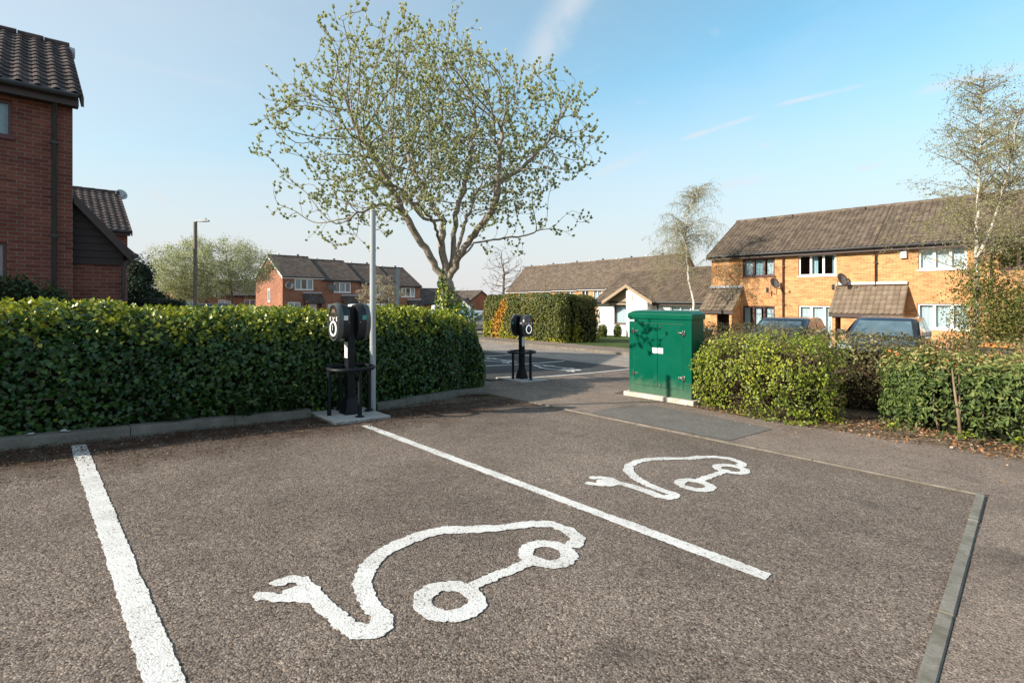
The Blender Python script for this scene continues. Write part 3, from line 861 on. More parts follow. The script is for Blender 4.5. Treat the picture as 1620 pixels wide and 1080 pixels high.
# ------------------------------------------------------------------ vehicles
def car(name, label, paint, loc, rz, L=4.2, W=1.78, H=1.52, kind='hatch', group=None):
    t = thing(name, label, 'van' if kind == 'van' else 'car', loc, rz, group)
    w = W/2; bl = 1.03*H/1.55 if kind != 'suv' else 1.14*H/1.62
    if kind == 'van': bl = 1.08
    st = {'hatch': [(.5,.72,.50*bl,.30),(.485,.84,.66*bl,.24),(.44,.93,.76*bl,.2),(.36,.97,.82*bl,.2),(.27,.99,.9*bl,.2),(.2,1.,.97*bl,.2),(0,1.,bl,.2),(-.25,1.,bl*1.02,.2),(-.4,.98,bl*1.03,.22),(-.47,.92,bl*1.0,.26),(-.5,.8,bl*.85,.34)],
          'suv': [(.5,.76,.55*bl,.34),(.488,.87,.72*bl,.28),(.45,.95,.85*bl,.24),(.36,.98,.9*bl,.24),(.27,1.,.945*bl,.24),(.2,1.,.985*bl,.24),(0,1.,bl,.24),(-.25,1.,bl*1.01,.24),(-.42,.98,bl*1.02,.26),(-.48,.93,bl,.3),(-.5,.84,bl*.85,.38)],
          'van': [(.5,.8,.55*bl,.32),(.49,.9,.70*bl,.26),(.45,.97,.80*bl,.22),(.38,.99,.90*bl,.22),(.33,1.,.98*bl,.22),(0,1.,bl,.22),(-.3,1.,bl,.22),(-.48,.99,bl,.22),(-.5,.97,bl*.98,.3)]}[kind]
    loops = []
    for x, hw, zt, zb in st:
        a = w*hw; X = x*L; h = zt-zb
        loops.append([(X,a*.72,zt),(X,a*.90,zt-.03),(X,a*.985,zt-.1*h),(X,a,zb+h*.55),(X,a*.97,zb+h*.25),(X,a*.86,zb),(X,-a*.86,zb),(X,-a*.97,zb+h*.25),(X,-a,zb+h*.55),(X,-a*.985,zt-.1*h),(X,-a*.90,zt-.03),(X,-a*.72,zt)])
    b = MB(); b.loft(loops); body = b.build('body', paint, t, 'auto')
    sub = body.modifiers.new('s', 'SUBSURF'); sub.levels = sub.render_levels = 1
    for p in body.data.polygons: p.use_smooth = True
    # cabin
    fx, fr, rx, rr, tw = {'hatch': (.235,.045,-.475,-.385,.76), 'suv': (.24,.07,-.48,-.42,.78), 'van': (.35,.235,-.495,-.485,.86)}[kind]
    zb = bl-.05
    def loop(f0, f1, hw, z, cr=0.):
        X0, X1 = f0*L, f1*L; a = w*hw
        return [(X0-.05,a*.93,z),(X0,a*.6,z+cr*.5),(X0+.015,0,z+cr),(X0,-a*.6,z+cr*.5),(X0-.05,-a*.93,z),(X0-.16*L*.5,-a,z),(X1+.12,-a,z),(X1+.02,-a*.8,z),(X1,0,z+cr),(X1+.02,a*.8,z),(X1+.12,a,z),(X0-.16*L*.5,a,z)]
    mid = .88
    def lp(k): return fx+(fr-fx)*k, rx+(rr-rx)*k, .955+(tw-.955)*k, zb+(H-.05-zb)*k
    L0 = loop(*lp(0)); L1 = loop(*lp(1.)); e = lp(1.)
    L2 = loop(e[0]-.035, e[1]+.03, e[2]*.9, H-.008, .006)
    c = MB(); c.loft([L0, L1, L2]); cab = c.build('cabin', paint, t, 'auto')
    def P(k, i): return Vector(L0[i]).lerp(Vector(L1[i]), k)
    def pane(nm, ids, k0=.12, k1=.92, ins=0., cen=None, mat='car_glass', back=None):
        g = MB(); lo = [P(k0, i) for i in ids]; hi = [P(k1, i) for i in ids]
        ctr = sum(lo+hi, Vector())/(2*len(ids)); out = (ctr-Vector((0 if abs(ctr.y) > .35*W else 0, 0, ctr.z))).normalized()
        if nm == 'side_window': out = Vector((0, 1 if ctr.y > 0 else -1, .2)).normalized()
        elif nm == 'windscreen': out = Vector((.7, 0, .7))
        else: out = Vector((-1, 0, .25)).normalized()
        sq = Vector((1, .88, 1)) if nm == 'windscreen' else Vector((1, 1-ins, 1))
        lo2 = [Vector((q.x, q.y*sq.y, q.z))+out*.014 for q in lo]; hi2 = [Vector((q.x, q.y*sq.y, q.z))+out*.014 for q in hi]
        n0 = len(g.v); g.loft([lo2, hi2], False, False)
        return g.build(nm, M[mat], t, 'auto', fix=False)
    pane('windscreen', [0, 1, 2, 3, 4], .1, .9, -.0)
    if kind != 'van': pane('rear_window', [7, 8, 9], .25, .9, .05)
    for sgn, (i0, i1) in ((1, (11, 10)), (-1, (5, 6))):
        a0, a1, b0, b1 = P(.1, i0), P(.1, i1), P(.9, i0), P(.9, i1)
        segs = ((-.16, .44), (.48, .95)) if kind != 'van' else ((-.12, .30),)
        for s0, s1 in segs:
            q = [a0.lerp(a1, s0), a0.lerp(a1, s1), b0.lerp(b1, s1), b0.lerp(b1, max(s0, 0.))]
            if s0 < 0: q[0].y *= .995
            g = MB(); g.poly([(v.x, v.y+sgn*.012, v.z) for v in q]); g.build('side_window', M['car_glass'], t)
        m = MB(); mx = L*(fx-.055); y0 = sgn*(w*.95)
        m.hexa([(mx-.05,y0,zb+.05),(mx+.05,y0,zb+.05),(mx+.045,y0+sgn*.2,zb+.07),(mx-.03,y0+sgn*.2,zb+.07)], [(mx-.05,y0,zb+.17),(mx+.03,y0,zb+.17),(mx+.03,y0+sgn*.2,zb+.2),(mx-.03,y0+sgn*.2,zb+.2)])
        m.build('wing_mirror', M['car_trim'], t, bevel=.02)
        hl = MB(); z1 = st[2][2]; X = L*.5
        hl.hexa([(X-.10,sgn*w*.52,z1-.22),(X-.02,sgn*w*.52,z1-.22),(X-.11,sgn*w*.9,z1-.19),(X-.3,sgn*w*.93,z1-.16)], [(X-.16,sgn*w*.52,z1-.07),(X-.08,sgn*w*.52,z1-.09),(X-.17,sgn*w*.88,z1-.05),(X-.34,sgn*w*.91,z1-.04)])
        hl.build('headlight', M['car_lamp'], t)
        tl = MB(); tl.box(-X+.0, -X+.12, sgn*w*.80-.1, sgn*w*.80+.1, bl*.72, bl*.96); tl.build('tail_lamp', M['tail_lamp'], t, bevel=.02)
    gr = MB(); gr.box(L*.5-.06, L*.5+.012, -w*.45, w*.45, st[0][3]+.06, st[0][3]+.24); gr.build('grille', M['car_trim'], t, bevel=.02)
    wb = .31*L; rr_ = .315 if kind != 'suv' else .35
    for sx in (wb, -wb*.93):
        for sy in (1, -1):
            y = sy*(w-.1)
            tr = MB(); tr.lathe([(rr_*.68, y-.1), (rr_*.93, y-.1), (rr_, y-.07), (rr_, y+.07), (rr_*.93, y+.1), (rr_*.68, y+.1)], 24, (sx, 0, rr_), 'y')
            wh = tr.build('wheel', M['rubber'], t, 'auto')
            rm = MB(); rm.lathe([(rr_*.69, y-.06), (rr_*.69, y+sy*.095), (rr_*.6, y+sy*.085), (rr_*.2, y+sy*.07), (.03, y+sy*.085)] if sy > 0 else [(rr_*.69, y+.06), (rr_*.69, y+sy*.095), (rr_*.6, y+sy*.085), (rr_*.2, y+sy*.07), (.03, y+sy*.085)], 20, (sx, 0, rr_), 'y')
            rm.build('rim', M['alloy'], wh, 'auto')
            ar = MB(); ar.lathe([(rr_*1.17, w*.70), (rr_*1.17, w*1.004)] if sy > 0 else [(rr_*1.17, -w*.70), (rr_*1.17, -w*1.004)], 22, (sx, 0, rr_), 'y'); ar.build('wheel_arch', M['car_trim'], t)
    return t

def wheelie_bin(label, loc, rz, body, lid):
    t = thing('wheelie_bin', label, 'bin', loc, rz)
    b = MB(); b.hexa([(-.2,-.2,.09),(.22,-.2,.09),(.22,.2,.09),(-.2,.2,.09)], [(-.29,-.28,.98),(.29,-.28,.98),(.29,.28,.98),(-.29,.28,.98)])
    b.box(-.31, .31, -.30, .30, .94, .985); b.build('bin_body', body, t, bevel=.02)
    l = MB(); l.loft([[(-.33,-.31,.99),(.33,-.31,.99),(.33,.31,.99),(-.33,.31,.99)], [(-.33,-.31,1.02),(.33,-.31,1.02),(.33,.31,1.02),(-.33,.31,1.02)], [(-.2,-.22,1.075),(.24,-.22,1.075),(.24,.22,1.075),(-.2,.22,1.075)]])
    l.build('lid', lid, t, bevel=.015)
    h = MB(); h.tube([(-.36, -.22, .97), (-.36, .22, .97)], .018, 8); h.box(-.37, -.29, -.24, -.2, .93, .99); h.box(-.37, -.29, .2, .24, .93, .99); h.build('handle', body, t)
    for s in (-1, 1):
        w = MB(); w.lathe([(.02, s*.25-.03), (.1, s*.25-.03), (.1, s*.25+.03), (.02, s*.25+.03)], 16, (-.2, 0, .1), 'y'); w.build('wheel', M['rubber'], t, 'auto')
    return t

# ------------------------------------------------------------------ sheets and paint
def sheet(name, mat, u0, u1, v0, v1, dz, du=.5, dv=.5, kind='structure', thick=0.):
    us = sorted({u0, u1, *[x for x in np.arange(math.ceil(u0/du)*du, u1, du)]})
    vs = sorted({v0, v1, *[x for x in np.arange(math.ceil(v0/dv)*dv, v1, dv)]})
    U, Vv = np.meshgrid(us, vs, indexing='ij')
    Z = gza(U, Vv)+dz; w = len(vs)
    F = [(i*w+j, (i+1)*w+j, (i+1)*w+j+1, i*w+j+1) for i in range(len(us)-1) for j in range(w-1)]
    o = np_mesh(name, np.stack([U, Vv, Z], -1).reshape(-1, 3), F, mat)
    return tag(o, kind=kind)
def poly_sheet(name, mat, pts, dz, kind='structure', cell=.1):
    return marched(name, mat, lambda U, V: poly_sdf(U, V, pts), (min(p[0] for p in pts)-cell, max(p[0] for p in pts)+cell, min(p[1] for p in pts)-cell, max(p[1] for p in pts)+cell), cell, dz, kind)
def poly_sdf(U, V, pts):
    d = np.full(U.shape, 1e9); ins = np.zeros(U.shape, bool); n = len(pts)
    for i in range(n):
        (x0, y0), (x1, y1) = pts[i], pts[(i+1) % n]
        d = np.minimum(d, seg_d(U, V, x0, y0, x1, y1))
        c = ((y0 > V) != (y1 > V)) & (U < (x1-x0)*(V-y0)/((y1-y0) or 1e-9)+x0); ins ^= c
    return np.where(ins, -d, d)
def seg_d(U, V, x0, y0, x1, y1):
    dx, dy = x1-x0, y1-y0; l2 = dx*dx+dy*dy or 1e-9
    t = np.clip(((U-x0)*dx+(V-y0)*dy)/l2, 0, 1)
    return np.hypot(U-x0-t*dx, V-y0-t*dy)
def vnoise(U, V, s, seed):
    r = np.random.default_rng(seed).random((256, 256))
    x, y = U*s, V*s; i, j = np.floor(x).astype(int), np.floor(y).astype(int); f, g = x-i, y-j
    f = f*f*(3-2*f); g = g*g*(3-2*g); R_ = lambda a, b: r[a & 255, b & 255]
    return (R_(i, j)*(1-f)+R_(i+1, j)*f)*(1-g)+(R_(i, j+1)*(1-f)+R_(i+1, j+1)*f)*g-.5
def marched(name, mat, sdf, bounds, cell, dz, kind='structure'):
    """polygons of the region sdf<0 on the ground"""
    u0, u1, v0, v1 = bounds; nu, nv = int((u1-u0)/cell)+1, int((v1-v0)/cell)+1
    U, V = np.meshgrid(u0+np.arange(nu+1)*cell, v0+np.arange(nv+1)*cell, indexing='ij')
    D = sdf(U, V)
    verts, faces, key = [], [], {}
    def vid(k, p):
        if k not in key: key[k] = len(verts); verts.append((p[0], p[1], gz(p[0], p[1])+dz))
        return key[k]
    cnt = (D[:-1, :-1] < 0).astype(int)+(D[1:, :-1] < 0)+(D[1:, 1:] < 0)+(D[:-1, 1:] < 0)
    for i, j in zip(*np.nonzero(cnt)):
        c = [(i, j), (i+1, j), (i+1, j+1), (i, j+1)]; out = []
        for a in range(4):
            p, q = c[a], c[(a+1) % 4]; dp, dq = D[p], D[q]
            if dp < 0: out.append(vid(p, (U[p], V[p])))
            if (dp < 0) != (dq < 0):
                t = dp/(dp-dq); out.append(vid((min(p, q), max(p, q)), (U[p]+(U[q]-U[p])*t, V[p]+(V[q]-V[p])*t)))
        if len(out) > 2: faces.append(out)
    me = bpy.data.meshes.new(name); me.from_pydata(verts, [], faces); me.materials.append(mat)
    o = bpy.data.objects.new(name, me); COL.objects.link(o)
    return tag(o, kind=kind)
def rag(U, V, seed, a=.011, b=.004):
    return vnoise(U, V, 34, seed)*2*a*.8+vnoise(U, V, 75, seed+1)*2*a*.6+vnoise(U, V, 6, seed+2)*2*b
# ================================================================== SETTING
sheet('ground', M['soil'], -300, 390, -300, 390, -.02, 6, 6)
for o_ in [bpy.data.objects['ground']]: pass
sheet('car_park', M['asphalt'], -12, 5.80, -12, 6.1, .0)
sheet('parking_apron', M['asphalt_path'], -12, 7.9, -12, .24, .004)
poly_sheet('footpath', M['asphalt_path'], [(5.78,-12),(8.05,-12),(8.0,-2),(7.75,0),(7.95,1.),(7.62,2.6),(7.75,3.7),(7.85,5.4),(9.5,5.7),(15.8,5.6),(15.8,7.75),(6.9,7.75),(6.6,7.9),(5.2,7.4),(4.9,6.6),(5.78,6.45)], .006, cell=.15)
poly_sheet('tarmac_patch', M['asphalt_patch'], [(5.83,2.42),(7.05,2.36),(7.25,3.2),(7.3,4.3),(6.6,4.46),(5.83,4.4)], .011, cell=.05)
sheet('far_parking_bays', M['asphalt_bay2'], 7.0, 12.6, 7.8, 40, .006)
sheet('road', M['asphalt_road'], 12.6, 16.1, 5.6, 75, .004)
sheet('far_pavement', M['asphalt_path'], 16.26, 18.3, 3., 75, .09)
sheet('driveway', M['asphalt_road'], 11.4, 25.9, -14, 5.55, .002)
sheet('estate_road', M['asphalt_road'], -8, 60, 23.5, 34, .012, 1, 1)
sheet('lawn', M['turf'], 18.35, 27.5, 8, 23, .07)
sheet('verge', M['turf'], -14, 6.2, 8., 12.9, .0)
sheet('soil_strip', M['soil'], 7.45, 11.4, -12, 5.6, .002)

def kerb_line(name, pts, w, h, mat, L=.915, inner=1):
    """kerb stones along a polyline; the front arris follows pts, the stone lies to its left"""
    mb = MB()
    P = [Vector((p[0], p[1], 0)) for p in pts]
    for a, b in zip(P[:-1], P[1:]):
        d = b-a; n = max(1, round(d.length/L)); t = d.normalized(); q = Vector((-t.y, t.x, 0))*w*inner
        for i in range(n):
            s, e = a.lerp(b, i/n)+t*.003, a.lerp(b, (i+1)/n)-t*.003
            j = rnd.uniform(-.004, .004)
            lo, hi = [], []
            for c, f in ((s, 0), (e, 0), (e, 1), (s, 1)):
                x = c+q*f; z = gz(x.x, x.y); lo.append((x.x, x.y, z-.1)); hi.append((x.x, x.y, z+h+j))
            ch = [(lo[k][0]+(q.x*.12 if k < 2 else 0), lo[k][1]+(q.y*.12 if k < 2 else 0), hi[k][2]) for k in range(4)]
            md = [(lo[k][0], lo[k][1], hi[k][2]-.018) for k in range(4)]
            mb.loft([lo, md, ch])
    return tag(mb.build(name, mat, None, 'auto'), kind='structure')
kerb_line('kerb', [(-7.5,6.06),(-5.67,6.06),(-3.84,6.06),(-2.01,6.06),(-.18,6.06),(.735,6.06),(1.65,6.06),(2.5,6.08)], .125, .105, M['kerb'])
kerb_line('kerb', [(3.42,6.13),(3.95,6.24),(4.55,6.45),(5.15,6.58),(5.72,6.60)], .125, .085, M['kerb'])
kerb_line('path_edging', [(5.72,6.6),(5.72,.27)], .052, .014, M['edging'], 1.2)
kerb_line('bay_edging', [(5.70,.255),(-3.,.215)], .058, .018, M['edging_green'], .915, -1)
kerb_line('road_kerb', [(16.1,5.6),(16.1,75)], .13, .11, M['edging'], .915, -1)

# painted lines and symbols
def line_sdf(u0, v0, u1, v1, w, seed):
    def f(U, V):
        dx, dy = u1-u0, v1-v0; l = math.hypot(dx, dy); t = ((U-u0)*dx+(V-v0)*dy)/l; d = abs((U-u0)*dy-(V-v0)*dx)/l
        return np.maximum(np.maximum(d-w/2, -t), t-l)+rag(U, V, seed, .006, .005)
    return f, (min(u0,u1)-w, max(u0,u1)+w, min(v0,v1)-w, max(v0,v1)+w)
def bay_line(label, u0, v0, u1, v1, w=.1, cell=.008, seed=1, dz=.005):
    f, b = line_sdf(u0, v0, u1, v1, w, seed)
    return tag(marched('bay_line', M['paint'], f, b, cell, dz), label, 'bay line', 'white bay lines')
bay_line('thick white bay line running from the kerb to the near left corner', *gp(124, 704), .345, -1.2, .105, .008, 3)
bay_line('white bay line between the two nearest car symbols, starting at the charger slab', *gp(577, 673), *gp(1217, 914), .1, .008, 5)
S1 = [(1478,452),(1492,425),(1445,388),(1375,362),(1290,361),(1150,378),(1020,386),(900,388),(800,410),(700,450),(612,495),(557,560),(540,625),(552,685),(592,738),(630,785),(628,818),(590,836),(530,842),(470,812),(405,752),(345,695)]
S1 = [gp(380+x/2.793, 700+y/2.793) for x, y in S1]
J1 = [[(345,695),(310,645),(272,612),(218,605),(172,622)], [(345,695),(290,690),(220,690),(150,685),(90,680)], [(330,680),(250,655)], [(300,650),(235,672)], [(280,640),(215,665)]]
J1 = [[gp(380+x/2.793, 700+y/2.793) for x, y in l] for l in J1]
B1 = [gp(380+x/2.793, 700+y/2.793) for x, y in [(1000,645),(1290,527)]]
W1 = [gp(380+925/2.793, 700+698/2.793), gp(380+1357/2.793, 700+492/2.793)]
S2 = [(1228,212),(1238,196),(1150,162),(1050,149),(950,149),(850,160),(700,160),(570,165),(482,182),(425,214),(430,255),(482,302),(560,345),(660,385),(745,412),(752,430),(700,440),(640,428),(590,405),(500,375),(400,345),(330,330)]
S2 = [gp(900+x/4.5, 690+y/4.5) for x, y in S2]
J2 = [[(340,330),(300,308),(230,297),(172,297)], [(340,332),(300,350),(215,347),(150,337)], [(330,330),(230,318)], [(300,335),(225,330)]]
J2 = [[gp(900+x/4.5, 690+y/4.5) for x, y in l] for l in J2]
B2 = [gp(900+x/4.5, 690+y/4.5) for x, y in [(915,320),(1125,245)]]
W2 = [gp(900+895/4.5, 690+348/4.5), gp(900+1155/4.5, 690+235/4.5)]
def symbol(label, St, J, B, W, seed, cell=.007, xf=None, rs=.046, ro=.122, rw=.046, dz=.005, rj=.034):
    if xf: St, B, W = [[xf(p) for p in l] for l in (St, B, W)]; J = [[xf(p) for p in l] for l in J]
    def f(U, V):
        d = np.full(U.shape, 9.)
        for a, b in zip(St[:-1], St[1:]): d = np.minimum(d, seg_d(U, V, *a, *b)-rs)
        for l in J:
            for a, b in zip(l[:-1], l[1:]): d = np.minimum(d, seg_d(U, V, *a, *b)-rj)
        d = np.minimum(d, seg_d(U, V, *B[0], *B[1])-.036)
        for c in W: d = np.minimum(d, abs(np.hypot(U-c[0], V-c[1])-ro)-rw)
        return d+rag(U, V, seed, .010, .006)
    q = St+[p for l in J for p in l]+W
    bb = (min(p[0] for p in q)-.3, max(p[0] for p in q)+.3, min(p[1] for p in q)-.3, max(p[1] for p in q)+.3)
    return tag(marched('electric_car_symbol', M['paint'], f, bb, cell, dz), label, 'road marking', 'white electric car symbols on the asphalt')
symbol('large white painted car with plug tail in the nearest bay', S1, J1, B1, W1, 21)
symbol('white painted car with plug tail between the bay line and the footpath', S2, J2, B2, W2, 31, rs=.043, rw=.042)
bay_line('white line running from the far charger towards the road, nearest of the far bays', 8.15, 7.82, 12.4, 7.86, .1, .02, 7, .012)
bay_line('white line between the two far car symbols', 7.9, 10.25, 12.3, 10.3, .1, .02, 8, .012)
bay_line('farthest white bay line beside the end of the ivy hedge', 7.9, 12.7, 12.3, 12.75, .1, .02, 9, .012)
c1 = (np.mean([p[0] for p in S1]), np.mean([p[1] for p in S1]))
for k, (u, v, l) in enumerate(((10.45, 9.0, 'faint white car symbol in the nearest far bay, right of the far charger'), (10.45, 11.45, 'faint white car symbol behind the far charger'), (10.4, 13.9, 'faint white car symbol in the farthest bay beside the hedge end'))):
    symbol(l, S1, J1, B1, W1, 41+k, .016, lambda p, u=u, v=v: (u-(p[1]-c1[1]), v+(p[0]-c1[0])), dz=.012)
def splash(U, V):
    d = np.full(U.shape, 9.)
    for x, y, r in ((-.09,.02,.022),(-.085,.05,.018),(.12,.03,.028),(.15,.0,.018),(.13,.06,.02)): d = np.minimum(d, np.hypot(U-.13-x, V-6.115-y)-r)
    return d+rag(U, V, 4, .008, .003)
tag(marched('paint_splash', M['paint'], splash, (-.1, .5, 6.06, 6.2), .006, .112), 'two white paint splashes on the kerb top by the left bay line', 'paint mark')

# crumbs and dead leaves
def litter(name, n, region, size, mat, seed, fn):
    P, Nn = [], []
    r_ = random.Random(seed)
    while len(P) < n:
        u, v = r_.uniform(*region[:2]), r_.uniform(*region[2:])
        d = fn(u, v)
        if d <= 0 or r_.random() > d*(.35+1.3*max(0, .5+noise.noise(Vector((u*1.8, v*1.8, seed))))): continue
        P.append((u, v, gz(u, v)+.016+r_.random()*.01)); Nn.append((r_.gauss(0, .35), r_.gauss(0, .35), 1))
    o = leaves(name, P, Nn, size, 'diamond', M[mat], wild=.5)
    return tag(o, kind='stuff')
o = litter('leaf_crumbs', 15000, (-2.5, 5.6, 4.6, 6.55), .016, 'l_silt', 3, lambda u, v: 0 if v > 6.05+max(0, u-3.4)*.26 else max(0, 1-(6.05+max(0, u-3.4)*.26-v)/1.35)**1.3)
tag(o, 'dark brown leaf crumbs washed up along the kerb', 'leaf litter')
o = litter('leaf_crumbs', 2600, (5.2, 8.5, 5.2, 8.3), .018, 'l_silt', 5, lambda u, v: .6 if v > 6.7 or u < 5.7 else .18); tag(o, 'brown leaf crumbs scattered on the shaded footpath', 'leaf litter')
o = litter('dead_leaves', 5200, (7.55, 9.6, -2.6, 3.9), .042, 'l_litter', 9, lambda u, v: max(0, min(1, (u-7.55)*2.2))*(.9 if v < 2.2 else .5)); tag(o, 'dry orange and tan leaves lying under the shrubs', 'leaf litter')
o = litter('dead_leaves', 500, (5.8, 8., -2.5, 4.), .022, 'l_litter', 12, lambda u, v: .5*max(0, (u-6.)/2)); tag(o, 'few dry leaves blown over the footpath edge', 'leaf litter')
mb = MB()
for _ in range(70):
    u, v = rnd.uniform(7.8, 9.3), rnd.uniform(-1.8, 2.6); a = rnd.uniform(0, 6.28); l = rnd.uniform(.08, .28)
    z = gz(u, v)+.02
    mb.tube([(u, v, z), (u+math.cos(a)*l*.5, v+math.sin(a)*l*.5, z+rnd.uniform(.005, .03)), (u+math.cos(a)*l, v+math.sin(a)*l, z)], [.004, .004, .002], 4)
tag(mb.build('fallen_twigs', M['stem'], None, True), 'thin fallen twigs lying on the soil strip', 'twigs', kind='stuff')

# ================================================================== HEDGES AND SHRUBS
P = Path([(-4, 6.93, .66, 1.13), (1., 6.95, .66, 1.17), (3.3, 6.97, .66, 1.25), (4.6, 7.28, .66, 1.33), (5.5, 7.68, .64, 1.29), (6.38, 8.05, .56, 1.08)], .55, 3.6)
t = thing('ivy_hedge', 'long dark green ivy hedge behind the kerb, sunlit along its top', 'hedge', (1.5, 6.95, gz(1.5)))
pos, nrm, top = hedge_points(P, 62000, .105, .14, 2., far=.25)
tint = np.clip(rng.beta(1.5, 2.4, len(pos))*.78+np.clip((top-.86)*7, 0, 1)*.45*rng.random(len(pos))+np.array([nz(p, 1.7, 8)*.22 for p in pos]), 0, 1)  # leaves yellower towards the top: young growth plus sunlight painted into the tint
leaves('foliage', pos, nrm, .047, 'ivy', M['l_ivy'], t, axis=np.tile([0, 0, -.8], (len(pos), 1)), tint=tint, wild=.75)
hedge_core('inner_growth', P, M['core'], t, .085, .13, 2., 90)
twigs('twigs', P, 800, M['stem'], t, .24, .0035, 4, .06)
# young shoots standing up from the clipped top, sunlit yellow painted into their tint
sp_, sn, st_ = [], [], []
for k in range(2600):
    s = rnd.random()*P.L; u, v, hw, h, du, dv, tz = P.frame(s); xq = -1+2*rnd.random()**1.5; x = xq*hw*.9
    b = np.array([u-dv*x, v+du*x, gz(u, v)+h*max(.0, 1-abs(xq*.9)**3.6)**(1/3.6)+.01+rnd.uniform(-.02, .05)+nz((u, v, 0), 2.2, 4)*.05])
    for j in range(5):
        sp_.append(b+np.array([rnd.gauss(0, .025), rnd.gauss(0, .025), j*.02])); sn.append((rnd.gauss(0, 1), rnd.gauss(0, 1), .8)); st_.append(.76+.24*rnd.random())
leaves('sun_tinted_shoots', sp_, sn, .044, 'ivy', M['l_ivy'], t, axis=np.tile([0, 0, .7], (len(sp_), 1)), tint=np.array(st_), wild=.6)

def weed(label, u, v, n, size, h, r, mat, shape='oval', nm='weed', group=None):
    t = thing(nm, label, 'plant', (u, v, gz(u, v)), 0, group)
    mb = MB(); pos, nr, ax = [], [], []
    for k in range(n):
        a = rnd.random()*6.28; l = rnd.uniform(.5, 1.); tipv = np.array([math.cos(a)*r*l, math.sin(a)*r*l-.02, h*rnd.uniform(.5, 1.1)])
        b = np.array([u+rnd.gauss(0, .03), v+rnd.gauss(0, .03), gz(u, v)+.08]); m = b+tipv*.55+np.array([0, 0, h*.25])
        mb.tube([b, m, b+tipv], [.004, .003, .0015], 4, False)
        for j in range(9):
            f = .25+.75*j/8; q = b+tipv*f+np.array([0, 0, h*.3*math.sin(f*3.14)]); s = rnd.choice((-1, 1))
            pos.append(q); nr.append((rnd.gauss(0, .4), rnd.gauss(0, .4), 1)); ax.append(tipv/np.linalg.norm(tipv)*.5+np.array([-math.sin(a)*s, math.cos(a)*s, 0])*.8)
    mb.build('stalks', M['l_shrub'], t, True, world=True, fix=False)
    leaves('foliage', pos, nr, size, shape, M[mat], t, axis=ax, wild=.4)
    return t
weed('leafy green weed hanging over the kerb at the foot of the ivy hedge', 1.78, 6.12, 20, .085, .30, .30, 'l_shrub', 'long')
weed('grassy green tuft at the hedge foot left of the charger', 2.25, 6.16, 24, .07, .34, .26, 'l_shrub', 'long')
weed('small bright green weed sprouting at the kerb below the hedge', 1.15, 6.14, 14, .06, .16, .2, 'l_shrub', 'oval')
for k, (u, v, l) in enumerate(((7.95, 1.25, 'low green weed on the soil between the two shrubs'), (8.15, .55, 'tiny grass tuft in the dead leaves by the path'), (8.35, .05, 'small leafy sprout below the laurel shrub'))):
    weed(l, u, v, 8, .04, .1, .12, 'l_euonymus', 'oval')

P = Path([(8.75, 4.05, .6, 1.08), (8.55, 3.4, .8, 1.18), (8.55, 2.6, .78, 1.19), (8.7, 1.95, .6, 1.0)], .75, 2.7)
t = thing('golden_shrub', 'yellow green rounded shrub beside the green cabinet', 'shrub', (8.6, 2.9, gz(8.6)))
pos, nrm, top = hedge_points(P, 19000, .3, .28, 12., far=.5)
keep = np.array([nz(p, 2.3, 31)*1.2+.2+.8*rnd.random() > .18 for p in pos]); pos, nrm = pos[keep], nrm[keep]
leaves('foliage', pos, nrm, .042, 'oval', M['l_euonymus'], t, axis=np.tile([0, 0, .3], (len(pos), 1)), wild=.9,
       tint=np.clip(rng.beta(2, 1.9, len(pos))*.85+np.array([nz(p, 1.3, 3)*.35 for p in pos]), 0, 1))
hedge_core('inner_growth', P, M['core_brown'], t, .3, .3, 12., 30)
twigs('twigs', P, 700, M['stem'], t, .34, .0035, 14, .2)

P = Path([(9.6, 1.42, .6, .98), (9.35, .7, .78, 1.08), (9.3, -.3, .8, 1.08), (9.4, -3., .8, 1.10)], .6, 3.4)
t = thing('laurel_shrub', 'broad green shrub with tan leaf tips at the right edge', 'shrub', (9.3, 0, gz(9.3)))
pos, nrm, top = hedge_points(P, 26000, .13, .24, 22., zbias=.2, far=.4)
tint = np.clip(rng.beta(1.6, 1.9, len(pos))*.72+np.clip((top-.74)*4.5, 0, 1)*(.15+.35*rng.random(len(pos)))+(rng.random(len(pos)) > .995)*.5, 0, 1)
leaves('foliage', pos, nrm, .066, 'long', M['l_laurel'], t, axis=np.tile([0, 0, -.1], (len(pos), 1)), tint=tint, wild=.9)
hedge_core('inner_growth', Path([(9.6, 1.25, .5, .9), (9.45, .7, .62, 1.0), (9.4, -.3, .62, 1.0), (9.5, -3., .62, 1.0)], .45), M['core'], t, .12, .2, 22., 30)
mb = MB()
for k in range(16):
    v = rnd.uniform(-1.8, 1.2); u = rnd.uniform(8.75, 9.2); g = gz(u)
    p = [(u, v, g-.02), (u+rnd.uniform(-.06, .06), v+rnd.uniform(-.08, .08), g+.35), (u+rnd.uniform(-.12, .12), v+rnd.uniform(-.15, .15), g+.85)]
    mb.tube(p, [.014, .011, .005], 6, False)
q = at(1512, 690, 7.2)
mb.tube([(8.62, .62, gz(8.62)-.02), (8.60, .64, gz(8.6)+.3), (8.62, .68, gz(8.6)+.62), (8.66, .71, gz(8.6)+.9)], [.021, .018, .013, .007], 8)
mb.build('branches', M['stem'], t, True, world=True, fix=False)

